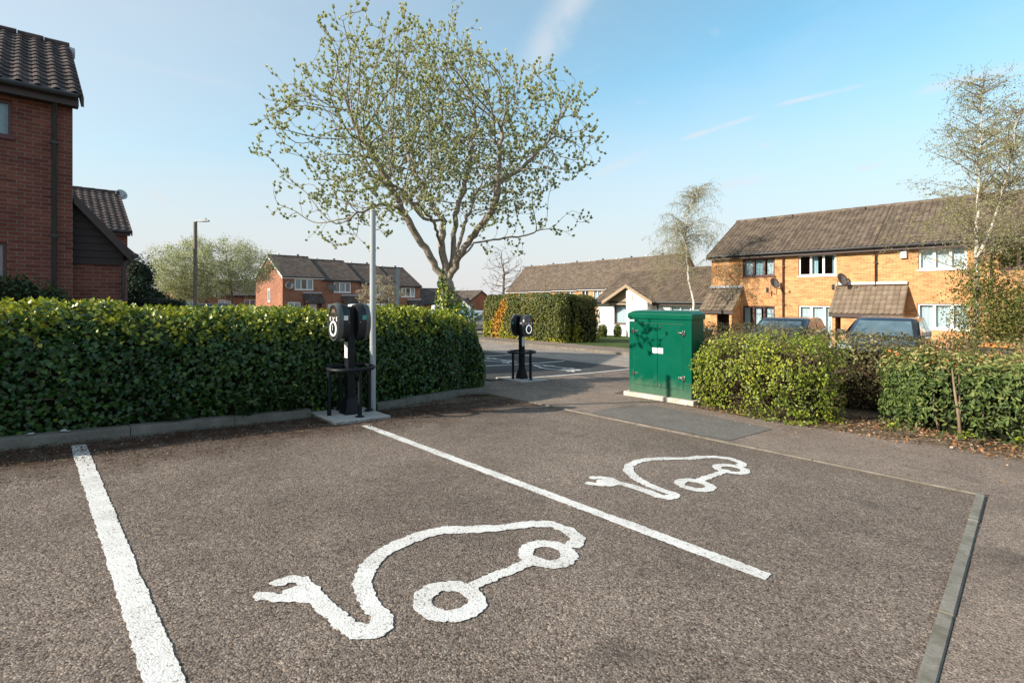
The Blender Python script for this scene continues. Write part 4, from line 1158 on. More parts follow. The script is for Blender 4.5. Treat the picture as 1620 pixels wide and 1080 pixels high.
P = Path([(10.5, 5.6, .5, 1.36), (10.55, 3.2, .55, 1.36), (10.6, 1.2, .55, 1.24), (10.7, -4, .55, 1.16)], .4)
t = thing('brown_hedge', 'thin brownish hedge behind the shrubs in front of the parked cars', 'hedge', (10.55, 1.5, gz(10.5)))
pos, nrm, top = hedge_points(P, 30000, .11, .24, 42., far=.15)
tint = np.clip(rng.beta(1.6, 1.9, len(pos))+np.array([nz(p, .9, 5)*.5 for p in pos]), 0, 1)
leaves('foliage', pos, nrm, .046, 'oval', M['l_brown'], t, tint=tint, wild=1.)
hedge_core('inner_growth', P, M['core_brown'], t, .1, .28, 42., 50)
twigs('twigs', P, 1300, M['stem'], t, .3, .004, 44, .2)

P = Path([(19.2, 21.5, .7, 2.38), (19.1, 15.6, .75, 2.44)], .35)
t = thing('clipped_hedge', 'tall square clipped hedge across the road, olive green with orange patches', 'hedge', (20.2, 18.6, gz(20)))
P2 = Path([(21.75, 16.5, .85, 2.36), (19.2, 16.35, .9, 2.44)], .4)
allp = []
for q, n in ((P, 15000), (P2, 12000)):
    pos, nrm, top = hedge_points(q, n, .12, .16, 52., far=.25); allp.append((pos, nrm, top))
pos = np.vstack([a[0] for a in allp]); nrm = np.vstack([a[1] for a in allp]); top = np.concatenate([a[2] for a in allp])
hz = np.array([nz(p, .8, 71) for p in pos])
oran = (pos[:, 1] > 18.6) & (pos[:, 1] < 21.3) & (hz+.9*np.exp(-((pos[:, 1]-20.1+.35*(pos[:, 2]-.2))/.45)**2)+rng.normal(0, .14, len(pos)) > .72)
yell = (~oran) & (top < .42) & (hz+rng.normal(0, .15, len(pos))+(.42-top) > .12)
rest = ~(oran | yell)
tint = np.clip(rng.beta(1.8, 2.2, len(pos))+hz*.3, 0, 1)
leaves('foliage', pos[rest], nrm[rest], .095, 'oval', M['l_clipped'], t, tint=tint[rest], wild=.8)
leaves('yellow_leaves', pos[yell], nrm[yell], .11, 'oval', M['l_yellow'], t, wild=.8)
leaves('orange_berries', pos[oran], nrm[oran], .085, 'oval', M['l_orange'], t, wild=.9)
hedge_core('inner_growth', P, M['core'], t, .12, .2, 52., 30); hedge_core('inner_growth', P2, M['core'], t, .12, .2, 52., 30)

def blob_shrub(name, label, E, n, size, mat, shape='oval', core='core', cat='shrub', fill=.3, amp=.2, lo=-1., group=None, base=None):
    b = base or (E[0][0], E[0][1], gz(E[0][0], E[0][1]))
    t = thing(name, label, cat, b, 0, group)
    pos, nrm = ellip_points(E, n, fill, amp, rnd.random()*50, lo)
    leaves('foliage', pos, nrm, size, shape, M[mat], t, wild=.9)
    mb = MB()
    for e in E:
        mb.lathe([(.02, e[2]-e[5]*.72), (e[3]*.5, e[2]-e[5]*.6), (e[3]*.72, e[2]-e[5]*.2), (e[3]*.74, e[2]+e[5]*.2), (e[3]*.5, e[2]+e[5]*.58), (.02, e[2]+e[5]*.72)], 12, (e[0], e[1], 0), 'z', 1, e[4]/e[3])
    if core: mb.build('inner_growth', M[core], t, True, world=True, fix=False)
    return t
def el(px, py, d, rx, ry=None, rz=None):
    q = at(px, py, d); return (q.x, q.y, q.z, rx, ry or rx, rz or rx)
blob_shrub('garden_shrub', 'dark green shrub under the maroon window of the near red house', [el(22, 470, 8.3, .45, .45, .42), el(-20, 480, 8.4, .5, .5, .5)], 2600, .05, 'l_shrub')
blob_shrub('garden_shrub', 'small dark green shrub by the downpipe of the near red house', [el(80, 478, 8.6, .26, .26, .26)], 1100, .045, 'l_shrub')
q = at(977, 524, 31.2); blob_shrub('topiary_ball', 'egg shaped bright green topiary below the white bungalow window', [(q.x, q.y, gz(q.x, q.y)+.42, .27, .27, .42)], 1500, .06, 'l_topiary', fill=.12, amp=.05)
q = at(954, 526, 30.9); blob_shrub('topiary_ball', 'green topiary ball half behind the clipped hedge end', [(q.x, q.y, gz(q.x, q.y)+.42, .28, .28, .42)], 1500, .06, 'l_topiary', fill=.12, amp=.05)

# ================================================================== TREES
t = thing('whitebeam_tree', 'large spreading tree with pale silvery young leaves behind the ivy hedge', 'tree', (6.15, 8.2, gz(6.15)))
sk = Skel(); step = .125
D = 10.2
base = Vector((6.17, 8.28, gz(6.17)-.05))
limbs = {
 'T': [tuple(base), at(713, 490, D), at(709, 465, D), at(706, 447, D)],
 'L': [at(706, 450, D), at(692, 425, D-.03), at(668, 385, D-.15), at(645, 350, D-.3), at(632, 320, D-.4), at(612, 285, D-.5), at(590, 245, D-.6), at(565, 205, D-.7)],
 'CL': [at(706, 447, D), at(702, 420, D), at(700, 390, D+.1), at(700, 350, D+.15), at(682, 320, D+.35), at(660, 285, D+.6), at(640, 235, D+.8)],
 'C': [at(706, 447, D), at(716, 418, D+.12), at(718, 380, D+.3), at(722, 340, D+.5), at(733, 300, D+.7), at(744, 250, D+.9), at(752, 190, D+1.)],
 'R': [at(706, 447, D), at(722, 414, D-.1), at(741, 384, D-.3), at(762, 355, D-.5), at(784, 326, D-.7), at(788, 290, D-.8), at(790, 240, D-.8), at(795, 190, D-.8)],
 'LR': [at(722, 414, D-.1), at(752, 383, D+.1), at(790, 378, D+.3), at(835, 372, D+.5), at(875, 358, D+.6)],
 'LL': [at(634, 325, D-.4), at(605, 322, D-.7), at(575, 335, D-1.), at(540, 350, D-1.3)],
 'CL2': [at(700, 350, D+.15), at(670, 345, D-.3), at(640, 300, D-.9), at(610, 290, D-1.4)],
 'F': [at(700, 385, D+.1), at(685, 350, D-.7), at(665, 325, D-1.5), at(645, 318, D-2.3)],
 'R2': [at(787, 292, D-.8), at(820, 270, D-.6), at(850, 240, D-.4), at(880, 210, D-.2)],
 'B': [at(716, 418, D+.12), at(728, 380, D+.9), at(740, 340, D+1.7), at(760, 290, D+2.3)],
}
sk.limb(limbs['T'], step)
for k in ('L', 'CL', 'C', 'R', 'LR', 'LL', 'CL2', 'R2', 'B', 'F'):
    i = sk.nearest(limbs[k][0]); pts = [Vector(sk.p[i])]+[Vector(q) for q in limbs[k][1:]]
    sk.limb(pts, step, i, .02)
A = []
cc = at(683, 226, D)
while len(A) < 6800:
    d = rng.normal(0, 1, 3); d /= np.linalg.norm(d); r = rnd.random()**.45*(.95+.34*nz(d, 1.7, 23)+.14*nz(d, 5., 29))
    p = np.array(cc)+d*np.array([3.1, 3.0, 1.97])*r
    hd = math.hypot(p[0]-base.x, p[1]-base.y)
    if p[2] < 2.1+max(0, 1.9-hd)*1.0: continue
    if nz(p, .75, 17) < -.3 and r > .6: continue
    A.append(p)
# drooping low sprays at both sides
for px, py, dd in [(470,345,9.7),(450,330,9.6),(430,178,9.8),(930,250,10.6),(915,352,10.6),(890,372,10.4),(500,372,9.6),(540,370,9.5),(585,395,9.4),(520,335,8.8),(560,375,8.9),(600,370,9.2),(490,310,9.2),(530,390,9.8),(640,345,8.6),(600,345,8.0),(700,345,8.3),(760,360,8.6),(850,355,9.8),(830,330,9.2),(770,395,9.6),(820,390,10.9),(660,310,8.2),(560,300,8.4),(716,14,10.2),(712,30,10.2),(706,48,10.2),(640,322,7.4),(615,315,7.3),(665,330,7.3),(650,300,7.2),(620,335,7.7),(680,312,7.6),(590,325,7.6),(640,300,7.8)]:
    for k in range(10): A.append(np.array(at(px+rnd.uniform(-14, 14), py+rnd.uniform(-10, 10), dd+rnd.uniform(-.2, .2))))
sk.colonize(A, step, .85, .16, 160, .10, 24000, .8)
sk.add_twigs(2, 2, .075, .45, .5)
r = sk.radii(.0027, 2.1)
r = np.where(r > .03, r*(1+.12*np.clip((r-.03)/.07, 0, 1)), r); sk.r = r.copy()
# swell at the foot
for i in range(len(sk.p)):
    h = sk.p[i][2]-base.z
    if r[i] > .1 and h < .5: sk.r[i] = r[i]*(1+.35*(.5-h))
print('tree nodes', len(sk.p), 'trunk radius', float(sk.r.max()))
sk.mesh('trunk', M['tree_bark'], t)
d = sk.dirs(); Pn = np.array(sk.p)
nk = np.array([len(k) for k in sk.kids])
tips = np.nonzero(nk == 0)[0]; thin = np.nonzero((sk.r < .0075) & (nk > 0))[0]
pick = np.concatenate([tips, rng.choice(thin, min(len(thin), int(len(tips)*1.5)), replace=False)])
wp, wa, wn = whorls(Pn[pick], d[pick]*.7+np.array([0, 0, .45]), 6, .75)
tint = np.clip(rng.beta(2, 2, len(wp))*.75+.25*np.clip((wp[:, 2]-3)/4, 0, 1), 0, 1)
print('tree leaves', len(wp))
leaves('crown', wp, wn, .066, 'oval', M['l_white'], t, axis=wa*3, tint=tint, wild=.5)
# ivy climbing the foot of the trunk
iv, inn = ellip_points([el(712, 497, 10.05, .34, .3, .5), el(700, 478, 10.0, .17, .17, .5), el(730, 505, 10., .42, .3, .28), el(697, 455, 10.1, .07, .07, .4)], 1700, .3, .25, 9.)
leaves('climbing_ivy', iv, inn, .055, 'ivy', M['l_ivy'], t, axis=np.tile([0, 0, -.6], (len(iv), 1)), tint=rng.uniform(.45, 1, len(iv)), wild=.7)

def birch(name, label, trunk, nb, lmax, droop, rbase, n_leafsz, h0, seed, extra=(), leafmat='l_birch', side=None, dens=1.):
    r_ = random.Random(seed); base = Vector(trunk[0])
    t = thing(name, label, 'tree', base)
    mb = MB(); lp, ln, la = [], [], []
    for tr in [trunk]+list(extra):
        pts = interp_poly([Vector(p) for p in tr], .2); n = len(pts)
        pts = [p+Vector((r_.gauss(0, .012), r_.gauss(0, .012), 0)) for p in pts]
        rad = [rbase*(1-.93*(i/(n-1))**.9)*(1 if tr is trunk else .6)+.006 for i in range(n)]
        mb.tube(pts, rad, 9)
    tw = MB()
    allt = [interp_poly([Vector(p) for p in tr], .05) for tr in [trunk]+list(extra)]
    for b in range(nb):
        tp = allt[r_.randrange(len(allt))] if len(allt) > 1 and r_.random() < .45 else allt[0]
        f = h0+(1-h0)*r_.random()**.8; p = tp[min(len(tp)-1, int(f*len(tp)))].copy()
        a = r_.random()*6.283; L = lmax*(1-.72*((f-h0)/(1-h0))**1.2)*r_.uniform(.55, 1.1)
        d = Vector((math.cos(a), math.sin(a), r_.uniform(.35, 1.0))).normalized(); pts = [p]; k = max(4, int(L/.16))
        for i in range(k):
            d = (d+Vector((r_.gauss(0, .12), r_.gauss(0, .12), -droop*(.1+i/k)*.5))).normalized(); p = p+d*L/k; pts.append(p.copy())
        tw.tube(pts, [max(.003, rbase*.22*(1-i/len(pts))) for i in range(len(pts))], 4, False)
        for i in range(1, len(pts)):
            for j in range(int(3*dens)):
                if r_.random() > .35+.65*i/len(pts): continue
                q = pts[i].lerp(pts[i-1], r_.random()); m = r_.randint(4, 9); e = Vector((r_.gauss(0, 1), r_.gauss(0, 1), r_.gauss(.1, .5))).normalized()
                tl = [q.copy()]
                for s in range(m):
                    e = (e+Vector((r_.gauss(0, .15), r_.gauss(0, .15), -droop*.55))).normalized(); q = q+e*.085; tl.append(q.copy())
                    for _ in range(2):
                        if r_.random() < .72*min(1, dens):
                            lp.append(q+Vector((r_.gauss(0, .035), r_.gauss(0, .035), r_.gauss(0, .03)))); ln.append((r_.gauss(0, 1), r_.gauss(0, 1), .6)); la.append((e.x*.4, e.y*.4, -.8))
                tw.tube(tl, [.0028]*len(tl), 3, False)
    mb.build('trunk', M['birch_bark'], t, True, world=True, fix=False)
    tw.build('branches', M['birch_twig'], t, True, world=True, fix=False)
    leaves('crown', lp, ln, n_leafsz, 'oval', M[leafmat], t, axis=la, wild=.8)
    print(name, len(lp)); return t
q = at(1102, 490, 24.); b0 = (q.x, q.y, gz(q.x, q.y))
birch('weeping_birch', 'slender weeping birch with a leaning white trunk behind the green cabinet', [b0, at(1097, 475, 24), at(1090, 445, 24), at(1087, 412, 24.1), at(1084, 370, 24.1), at(1088, 335, 24.2), at(1104, 300, 24.2)], 90, 3.0, .5, .07, .041, .36, 5, dens=1.15)
q = at(1546, 560, 15.6); b0 = (q.x, q.y, gz(q.x, q.y))
birch('silver_birch', 'tall silver birch with two white stems rising from an ivy thicket', [b0, at(1545, 480, 15.6), at(1545, 400, 15.6), at(1546, 340, 15.6), at(1550, 270, 15.7), at(1552, 200, 15.8), at(1556, 130, 15.9)], 170, 2.9, .15, .08, .050, .24, 8,
      extra=[[at(1545, 410, 15.6), at(1565, 370, 15.4), at(1585, 310, 15.3), at(1602, 240, 15.2), at(1610, 175, 15.1)]], dens=.95)
blob_shrub('ivy_thicket', 'dense ivy and bramble thicket round the foot of the silver birch', [el(1560, 500, 15.2, 1.05, 1.05, 1.1), el(1545, 445, 15.4, .62, .62, .85), el(1610, 520, 15, 1.2, 1.2, 1.1), el(1600, 470, 15.5, .8, .8, .8), el(1530, 545, 14.8, .6, .6, .5), el(1590, 400, 15.6, .5, .5, .6)], 15000, .07, 'l_clipped', 'oval', None, 'shrub', .6, .3)
def fence_free(): pass
q = at(372, 480, 40.); b = (q.x, q.y, gz(q.x, q.y))
simple_tree('pale_willow', 'broad pale green tree beyond the lamp post', b, at(360, 420, 40), [el(325, 428, 40, 3.9, 3.4, 2.4), el(365, 425, 40.5, 3.2, 3., 2.2), el(285, 452, 39.5, 2.2, 2., 1.4)], 1500, 'l_willow', 52000, .095, step=.4, infl=2.2, kill=.65, tip=.008, leaf_r=.02, jit=.22)
q = at(333, 480, 41.); b = (q.x, q.y, gz(q.x, q.y))
simple_tree('pale_willow', 'smaller pale tree leaning into the broad one behind the lamp post', b, at(325, 445, 41), [el(300, 440, 41, 2.4, 2.4, 1.9)], 320, 'l_willow', 12000, .095, step=.4, infl=2.2, kill=.65, tip=.008, leaf_r=.02, jit=.22)
blob_shrub('dark_conifer', 'dark evergreen tree beside the lean-to roof of the near house', [el(218, 440, 30, 1.0, 1., 1.35), el(212, 470, 29, 1.3, 1.3, 1.3), el(238, 474, 30, 1.05, 1.05, .7), el(205, 425, 31, .8, .8, .8)], 12000, .11, 'l_conifer', 'diamond', 'core', 'tree', .5, .3)
blob_shrub('low_evergreen', 'low dark green bush filling the gap left of the lamp post', [el(262, 482, 27, 1.2, 1., .38), el(232, 484, 25, .8, .8, .5)], 3500, .08, 'l_conifer', 'diamond', 'core', 'shrub', .4, .3)
q = at(603, 487, 38.); b = (q.x, q.y, gz(q.x, q.y))
simple_tree('blossom_tree', 'small pale blossoming tree in front of the far brick terrace', b, at(603, 465, 38), [el(603, 466, 38, 1.75, 1.7, 1.1), el(600, 446, 38, .8, .8, .8)], 420, 'l_blossom', 8000, .08, step=.22, infl=1.4, kill=.35, tip=.006, leaf_r=.014)
q = at(795, 470, 40.); b = (q.x, q.y, gz(q.x, q.y))
simple_tree('bare_tree', 'bare twiggy tree behind the left end of the clipped hedge', b, at(797, 430, 40), [el(798, 428, 40, 1.7, 1.7, 1.9), el(780, 450, 40, 1.1, 1.1, .8)], 420, None, 0, .05, step=.28, infl=1.8, kill=.4, tip=.009, tw=3)
q = at(727, 512, 17.); b = (q.x, q.y, gz(q.x, q.y))
simple_tree('bare_sapling', 'thin bare reddish sapling right of the big trunk', b, at(728, 485, 17), [el(728, 475, 17, .55, .5, .5), el(715, 482, 17, .4, .4, .4)], 90, None, 0, .05, barkm='stem', step=.12, infl=.9, kill=.2, tip=.0035, tw=2)
q = at(905, 470, 30.); b = (q.x, q.y, gz(q.x, q.y))
simple_tree('bare_tree', 'thin brown bare tree in front of the long brown roof', b, at(862, 452, 32), [el(862, 440, 32, .9, .9, .8)], 90, None, 0, .05, barkm='stem', step=.25, infl=1.6, kill=.35, tip=.006, tw=2,
            trunk_pts=[(at(862, 500, 32).x, at(862, 500, 32).y, gz(at(862, 500, 32).x, at(862, 500, 32).y)), at(862, 470, 32), at(862, 445, 32)])
# far belt of trees, seen only in the gaps between the houses
E = []
for k in range(46):
    a = R(-75+150*k/45); d = rnd.uniform(120, 150); dx, dy = math.sin(a), math.cos(a)
    u, v = (CA*dx+SA*dy)*d, (-SA*dx+CA*dy)*d
    E.append((u, v, gz(u, v)+.2, rnd.uniform(4, 7), rnd.uniform(4, 7), rnd.uniform(1.2, 2.6)))
pos, nrm = ellip_points(E, 16000, .3, .25, 5., -.1)
o = leaves('distant_trees', pos, nrm, .7, 'diamond', M['l_conifer'], None, wild=.9); tag(o, 'distant dark belt of trees on the skyline', 'trees', kind='stuff')
# ================================================================== NEAR RED HOUSE (left)
F = Fr((-9, 13.2, 0), (1, 0, 0), (0, 1, 0))
g0 = gz(-4)-.15
up = (7.55, 8.83, 4.30, 4.98); lo = (7.5, 8.76, 1.62, 2.34)
t = gable_house('brick_house', 'dark red brick house with wavy dark tiles at the left edge', F, 9.68, 7., g0, 5.38, 7.5, M['brick_red'], M['tile_dark'], .26, .31,
                [up, lo], ss=.032, over=.3, ar=.13, amp=.034)
window(t, F, *up, M['maroon_frame'], 2, curt=[(0, .2, 'curtain'), (.62, 1, 'curtain_blue')])
window(t, F, *lo, M['maroon_frame'], 2, curt=[(.6, 1, 'curtain_blue')])
pipe(t, F, 9.41, -.06, g0, 5.1, M['black_pipe'])
mb = MB(); mb.tube([F(9.72, 3.5, 7.43), F(9.90, 3.5, 7.43)], [.15, .13], 14); mb.build('ridge_end_cap', M['lead'], t, 'auto', world=True)
# lean-to on its gable
lt = thing('lean_to', 'narrow brick lean-to with dark timber boards beside the near red house', 'outbuilding', (1.1, 15.5, gz(1.1)))
z0 = gz(1)-.15; x0, x1 = .685, 1.49
w = MB(); w.box(x0, x1, 13.45, 17.4, z0, 2.18); w.build('wall', M['brick_red'], lt, world=True)
w = MB(); sl = 1.13
for k in range(9):                       # overlapping boards, cut by the slope
    za, zb2 = 2.0+k*.145, 2.0+k*.145+.16
    xr = lambda z: min(x1+.02, x0+(3.36-z)/sl-.04)
    if xr(zb2) < x0+.06: break
    w.hexa([(x0+.003,13.41,za),(xr(za),13.41,za),(xr(za),13.449,za),(x0+.003,13.449,za)], [(x0+.003,13.43,zb2),(xr(zb2),13.43,zb2),(xr(zb2),13.449,zb2),(x0+.003,13.449,zb2)])
w.poly([(x0, 13.448, 2.18), (x1, 13.448, 2.18), (x0, 13.448, 3.3)])
w.build('cladding', M['cladding'], lt, world=True)
rm = MB(); td = Vector((-.93, 0, 1.05)); T = td.length; td.normalize()
tile_roof(rm, (x1+.16, 13.28, 2.24), (0, 1, 0), td, 4.3, T+.03, .26, .31, .03, .04); r_ = rm.build('roof', M['tile_dark'], lt, world=True, fix=False)
vb = MB(); vb.hexa([(x1+.17,13.24,2.02),(x1+.17,13.275,2.02),(x0+.01,13.275,3.20),(x0+.01,13.24,3.20)], [(x1+.17,13.24,2.26),(x1+.17,13.275,2.26),(x0+.01,13.275,3.40),(x0+.01,13.24,3.40)]); vb.build('bargeboard', M['fascia'], lt, world=True)
gt = MB(); gt.tube([(x1+.2, 13.2, 2.2), (x1+.2, 17.5, 2.2)], .055, 8); gt.build('gutter', M['black_pipe'], lt, 'auto', world=True)
pp = MB(); pp.tube([(x1+.18, 13.42, 2.18), (x1+.06, 13.39, 2.02), (x1+.02, 13.39, 1.9), (x1+.02, 13.39, z0)], .036, 8); pp.build('downpipe', M['black_pipe'], lt, 'auto', world=True)
# the next house behind
F = Fr((-5, 27.7, 0), (1, 0, 0), (0, 1, 0))
gable_house('brick_house', 'red brick house behind the lean-to with a tiled roof and dish on its gable', F, 8.25, 7.4, gz(0, 28)-.2, 4.36, 6.45, M['brick_red'], M['tile_dark'], .26, .31, ss=.065, ar=.12, amp=.03)
dish('satellite_dish', 'pale satellite dish standing off the gable of the left rear house', at(191, 309, 24.9), R(-75), .25, 'dish_pale')

# ================================================================== FAR BRICK TERRACE (left middle)
for k in range(4):
    u0 = 18.77+4.2*k; W = 4.2 if k < 3 else 3.9
    F = Fr((u0, 52.8, 0), (1, 0, 0), (0, 1, 0)); dz = -.24*k
    zb = -1.5+dz; ze = 3.62+dz; zr = 5.9+dz
    uw = (1.2, 3.12, 2.2+dz, 3.34+dz); lw = (.5, 1.8, -.25+dz, .92+dz)
    lab = ['red brick end house of the far terrace with an orange sunlit gable', 'second house of the far red terrace, patterned curtains upstairs', 'third house of the far red terrace, half hidden by the blossom tree', 'last and lowest house of the far red terrace, right of the thin grey post'][k]
    t = gable_house('terraced_house', lab, F, W, 8.2, zb, ze, zr, M['brick_red_far'], M['tile_brown' if k < 0 else 'tile_far'], .20, .28, [uw, lw], ss=.10, over=.25, al=.12 if k == 0 else 0, ar=.12 if k == 3 else .05, group='houses of the far red brick terrace', fascia='white_board' if k == 0 else 'fascia', vents=2, amp=.03)
    window(t, F, *uw, M['white_frame'], 3, b=-.03, curt=[(0, .3, 'curtain_blue'), (.7, 1, 'curtain_blue')] if k != 1 else [(0, .3, 'curtain_red'), (.35, .62, 'curtain_blue'), (.7, 1, 'curtain_red')], fw=.09)
    window(t, F, *lw, M['white_frame'], 2, b=-.03, curt=[(0, 1, 'curtain_blue')], fw=.09)
    lean_to(t, F, 2.15, 3.95, .75, 1.82+dz, 1.0+dz, zb, M['tile_far'], M['brick_red_far'], flash='lead', sides=False, door=(2.6, 3.5, .7+dz, .03, 'white_door' if k == 0 else 'dark_wood'))
    for a in (2.25, 3.8):
        b = MB(); b.hexa([F(a,-.05,.2+dz),F(a+.07,-.05,.2+dz),F(a+.07,-.003,.2+dz),F(a,-.003,.2+dz)], [F(a,-.72,.86+dz),F(a+.07,-.72,.86+dz),F(a+.07,-.003,.86+dz),F(a,-.003,.86+dz)])
        b.build('canopy_bracket', M['dark_wood'], t, world=True)
    if k == 0:
        G2 = Fr((18.77, 52.8, 0), (0, 1, 0), (1, 0, 0)); window(t, G2, 3.5, 4.15, .95, 2.35, M['white_frame'], 1, b=-.05, fw=.12)
dish('satellite_dish', 'dark satellite dish on the far terrace end house', (19.35, 52.35, 2.6), R(-110), .42)
dish('satellite_dish', 'dark satellite dish on the second far terrace house', (23.75, 52.35, 2.45), R(-110), .4)
F = Fr((35.3, 53.4, 0), (1, 0, 0), (0, 1, 0))
gable_house('low_house', 'low dark roofed house adjoining the right end of the far terrace', F, 8., 7., -2.4, .75, 2.55, M['brick_red_far'], M['tile_far'], .20, .28, ss=.1, amp=.03, ar=.1)
F = Fr((43.5, 55, 0), (0, 1, 0), (1, 0, 0))
gable_house('low_house', 'brown roofed house just right of the big tree trunk', F, 7., 7.5, -2.3, .0, 2.35, M['brick_red_far'], M['tile_far'], .20, .28, ss=.1, amp=.03, al=.1, ar=.1)
q = at(715, 492, 58)
F = Fr((q.x-1.6, q.y-1., 0), (.72, -.69, 0), (.69, .72, 0))
t = thing('garage', 'small white gabled garage behind the white van', 'garage', (q.x, q.y, gz(q.x, q.y)))
mb = MB(); mb.loft([[F(0, 0, -1.6), F(2.9, 0, -1.6), F(2.9, 0, .05), F(1.9, 0, 1.15), F(0, 0, .05)], [F(0, 4, -1.6), F(2.9, 4, -1.6), F(2.9, 4, .05), F(1.9, 4, 1.15), F(0, 4, .05)]]); mb.build('wall', M['render_white'], t, world=True)
mb = MB()
for a0, z0_, a1, z1 in ((-.15, -.05, 1.9, 1.2), (3.05, -.05, 1.9, 1.2)): mb.hexa([F(a0,-.1,z0_),F(a1,-.1,z1),F(a1,4.1,z1),F(a0,4.1,z0_)], [F(a0,-.1,z0_+.1),F(a1,-.1,z1+.1),F(a1,4.1,z1+.1),F(a0,4.1,z0_+.1)])
mb.build('roof', M['tile_far'], t, world=True)
q = at(752, 484, 84)
F = Fr((q.x-7, q.y-2, 0), (.8, -.6, 0), (.6, .8, 0))
t = gable_house('low_house', 'distant dark roofed house with an orange brick chimney', F, 15., 8., -3.0, -1.3, .15, M['brick_red_far'], M['tile_far'], .20, .28, ss=.2, amp=.02, al=.1, ar=.1)
q = at(747, 478, 84); mb = MB(); mb.box(q.x-.75, q.x+.75, q.y-.75, q.y+.75, -.9, 1.05); mb.box(q.x-.85, q.x+.85, q.y-.85, q.y+.85, 1.05, 1.25)
ch = mb.build('chimney', M['brick_orange'], t, world=True)
mb = MB()
for s in (-.35, .35): mb.lathe([(.18, 1.252), (.16, 1.5)], 10, (q.x+s, q.y, 0))
mb.build('chimney_pot', M['brick_orange'], ch, 'auto', world=True)
F = Fr((12.0, 66, 0), (1, 0, 0), (0, 1, 0)); hw = [(1., 2.2, .2, 1.2), (4.2, 5.6, .2, 1.2), (7., 8.3, .2, 1.2)]
t = gable_house('brick_house', 'brick house half hidden behind the broad pale tree', F, 9.5, 8., -1.8, 1.75, 3.4, M['brick_red_far'], M['tile_far'], .20, .28, hw, ss=.12, amp=.02, al=.1, ar=.1)
for h in hw: window(t, F, *h, M['white_frame'], 2, fw=.1, curt=[(0, 1, 'curtain')])
F = Fr((5.5, 62, 0), (0, 1, 0), (1, 0, 0))
gable_house('brick_house', 'pale pinkish house left of the lamp post behind the trees', F, 7., 6., -1.6, .9, 2.6, M['brick_red_far'], M['tile_far'], .20, .28, ss=.15, amp=.02, al=.1, ar=.1)

# ================================================================== LONG ROW (middle)
for k in range(6):
    v0 = 26.5+4.2*k; F = Fr((49.3, v0, 0), (0, 1, 0), (1, 0, 0)); dz = -.07*k
    w1 = (.6, 1.9, 1.15+dz, 2.45+dz); w2 = (2.5, 3.7, 1.15+dz, 2.45+dz)
    lab = ['nearest house of the long brown roofed row, its roof end behind the weeping birch', 'second house of the long brown roofed row, behind the bungalow roof', 'house of the long brown row with white window just left of the bungalow', 'fourth house of the long brown roofed row above the clipped hedge', 'fifth house of the long brown roofed row above the clipped hedge', 'farthest house of the long brown roofed row, at its left end'][k]
    t = gable_house('terraced_house', lab, F, 4.2, 7.4, -1.9, 2.86+dz, 6.2+dz, M['brick_orange'], M['tile_brown'], .20, .28, [w1, w2], ss=.12, over=.3, al=.1 if k == 0 else 0, ar=.12 if k == 5 else 0, group='houses of the long brown roofed row', fascia='white_board', vents=2, amp=.025, rear=False)
    for w_ in (w1, w2): window(t, F, *w_, M['white_frame'], 2, fw=.09, curt=[(.1, .9, 'curtain')])

# ================================================================== WHITE BUNGALOW
F = Fr((27.6, 11.75, 0), (0, 1, 0), (1, 0, 0))
bw = (5.95, 7.15, -.34, .86); b2 = (1.3, 3.2, .0, .86)
t = gable_house('bungalow', 'white rendered bungalow with brown tiled roof and small front gable', F, 8.45, 7., -1.35, 1.22, 3.2, M['render_white'], M['tile_brown'], .20, .28, [bw, b2], ss=.05, over=.3, ar=.12, amp=.036, rear=False)
window(t, F, *bw, M['brown_frame'], 1, curt=[(0, 1, 'curtain')], fw=.05); window(t, F, *b2, M['white_frame'], 3, curt=[(0, 1, 'curtain')])
ga, gb, gm = 4.05, 7.3, 5.68                    # gable from a=4.05 to 7.3
mb = MB(); fr = -.7
mb.hexa([F(ga+.25,fr,-1.35),F(gm+.1,fr,-1.35),F(gm+.1,-.003,-1.35),F(ga+.25,-.003,-1.35)], [F(ga+.25,fr,1.12),F(gm+.1,fr,1.95),F(gm+.1,-.003,1.95),F(ga+.25,-.003,1.12)])
mb.build('gable_wall', M['render_white'], t, world=True)
mb = MB(); mb.poly([F(gm+.1,-.35,.9),F(gb-.1,-.35,.9),F(gb-.1,-.35,1.15),F(gm+.1,-.35,1.95)]); mb.build('gable_boarding', M['tan_board'], t, world=True)
mb = MB(); ap = 2.10; eb = 1.06; rl = 2.1
for a_e, s in ((ga-.15, 1), (gb+.15, -1)):
    td = Vector(F(gm, 0, ap))-Vector(F(a_e, 0, eb)); T = td.length; td.normalize()
    tile_roof(mb, F(a_e, -.85, eb), Vector((1, 0, 0)), td, rl, T, .20, .28, .034, .06)
mb.build('gable_roof', M['tile_brown'], t, world=True, fix=False)
mb = MB()
for a_e in (ga-.17, gb+.17):
    mb.hexa([F(a_e,-.92,eb-.13),F(gm,-.92,ap-.13),F(gm,-.87,ap-.13),F(a_e,-.87,eb-.13)], [F(a_e,-.92,eb+.07),F(gm,-.92,ap+.07),F(gm,-.87,ap+.07),F(a_e,-.87,eb+.07)])
mb.build('bargeboard', M['tan_board'], t, world=True)
mb = MB(); fbox(mb, F, gm-.35, gm-.1, fr-.06, fr-.003, 1.2, 1.52); mb.build('alarm_box', M['white_door'], t, world=True)
pipe(t, F, 3.95, -.08, -1.35, 1.05, M['black_pipe'], .035)

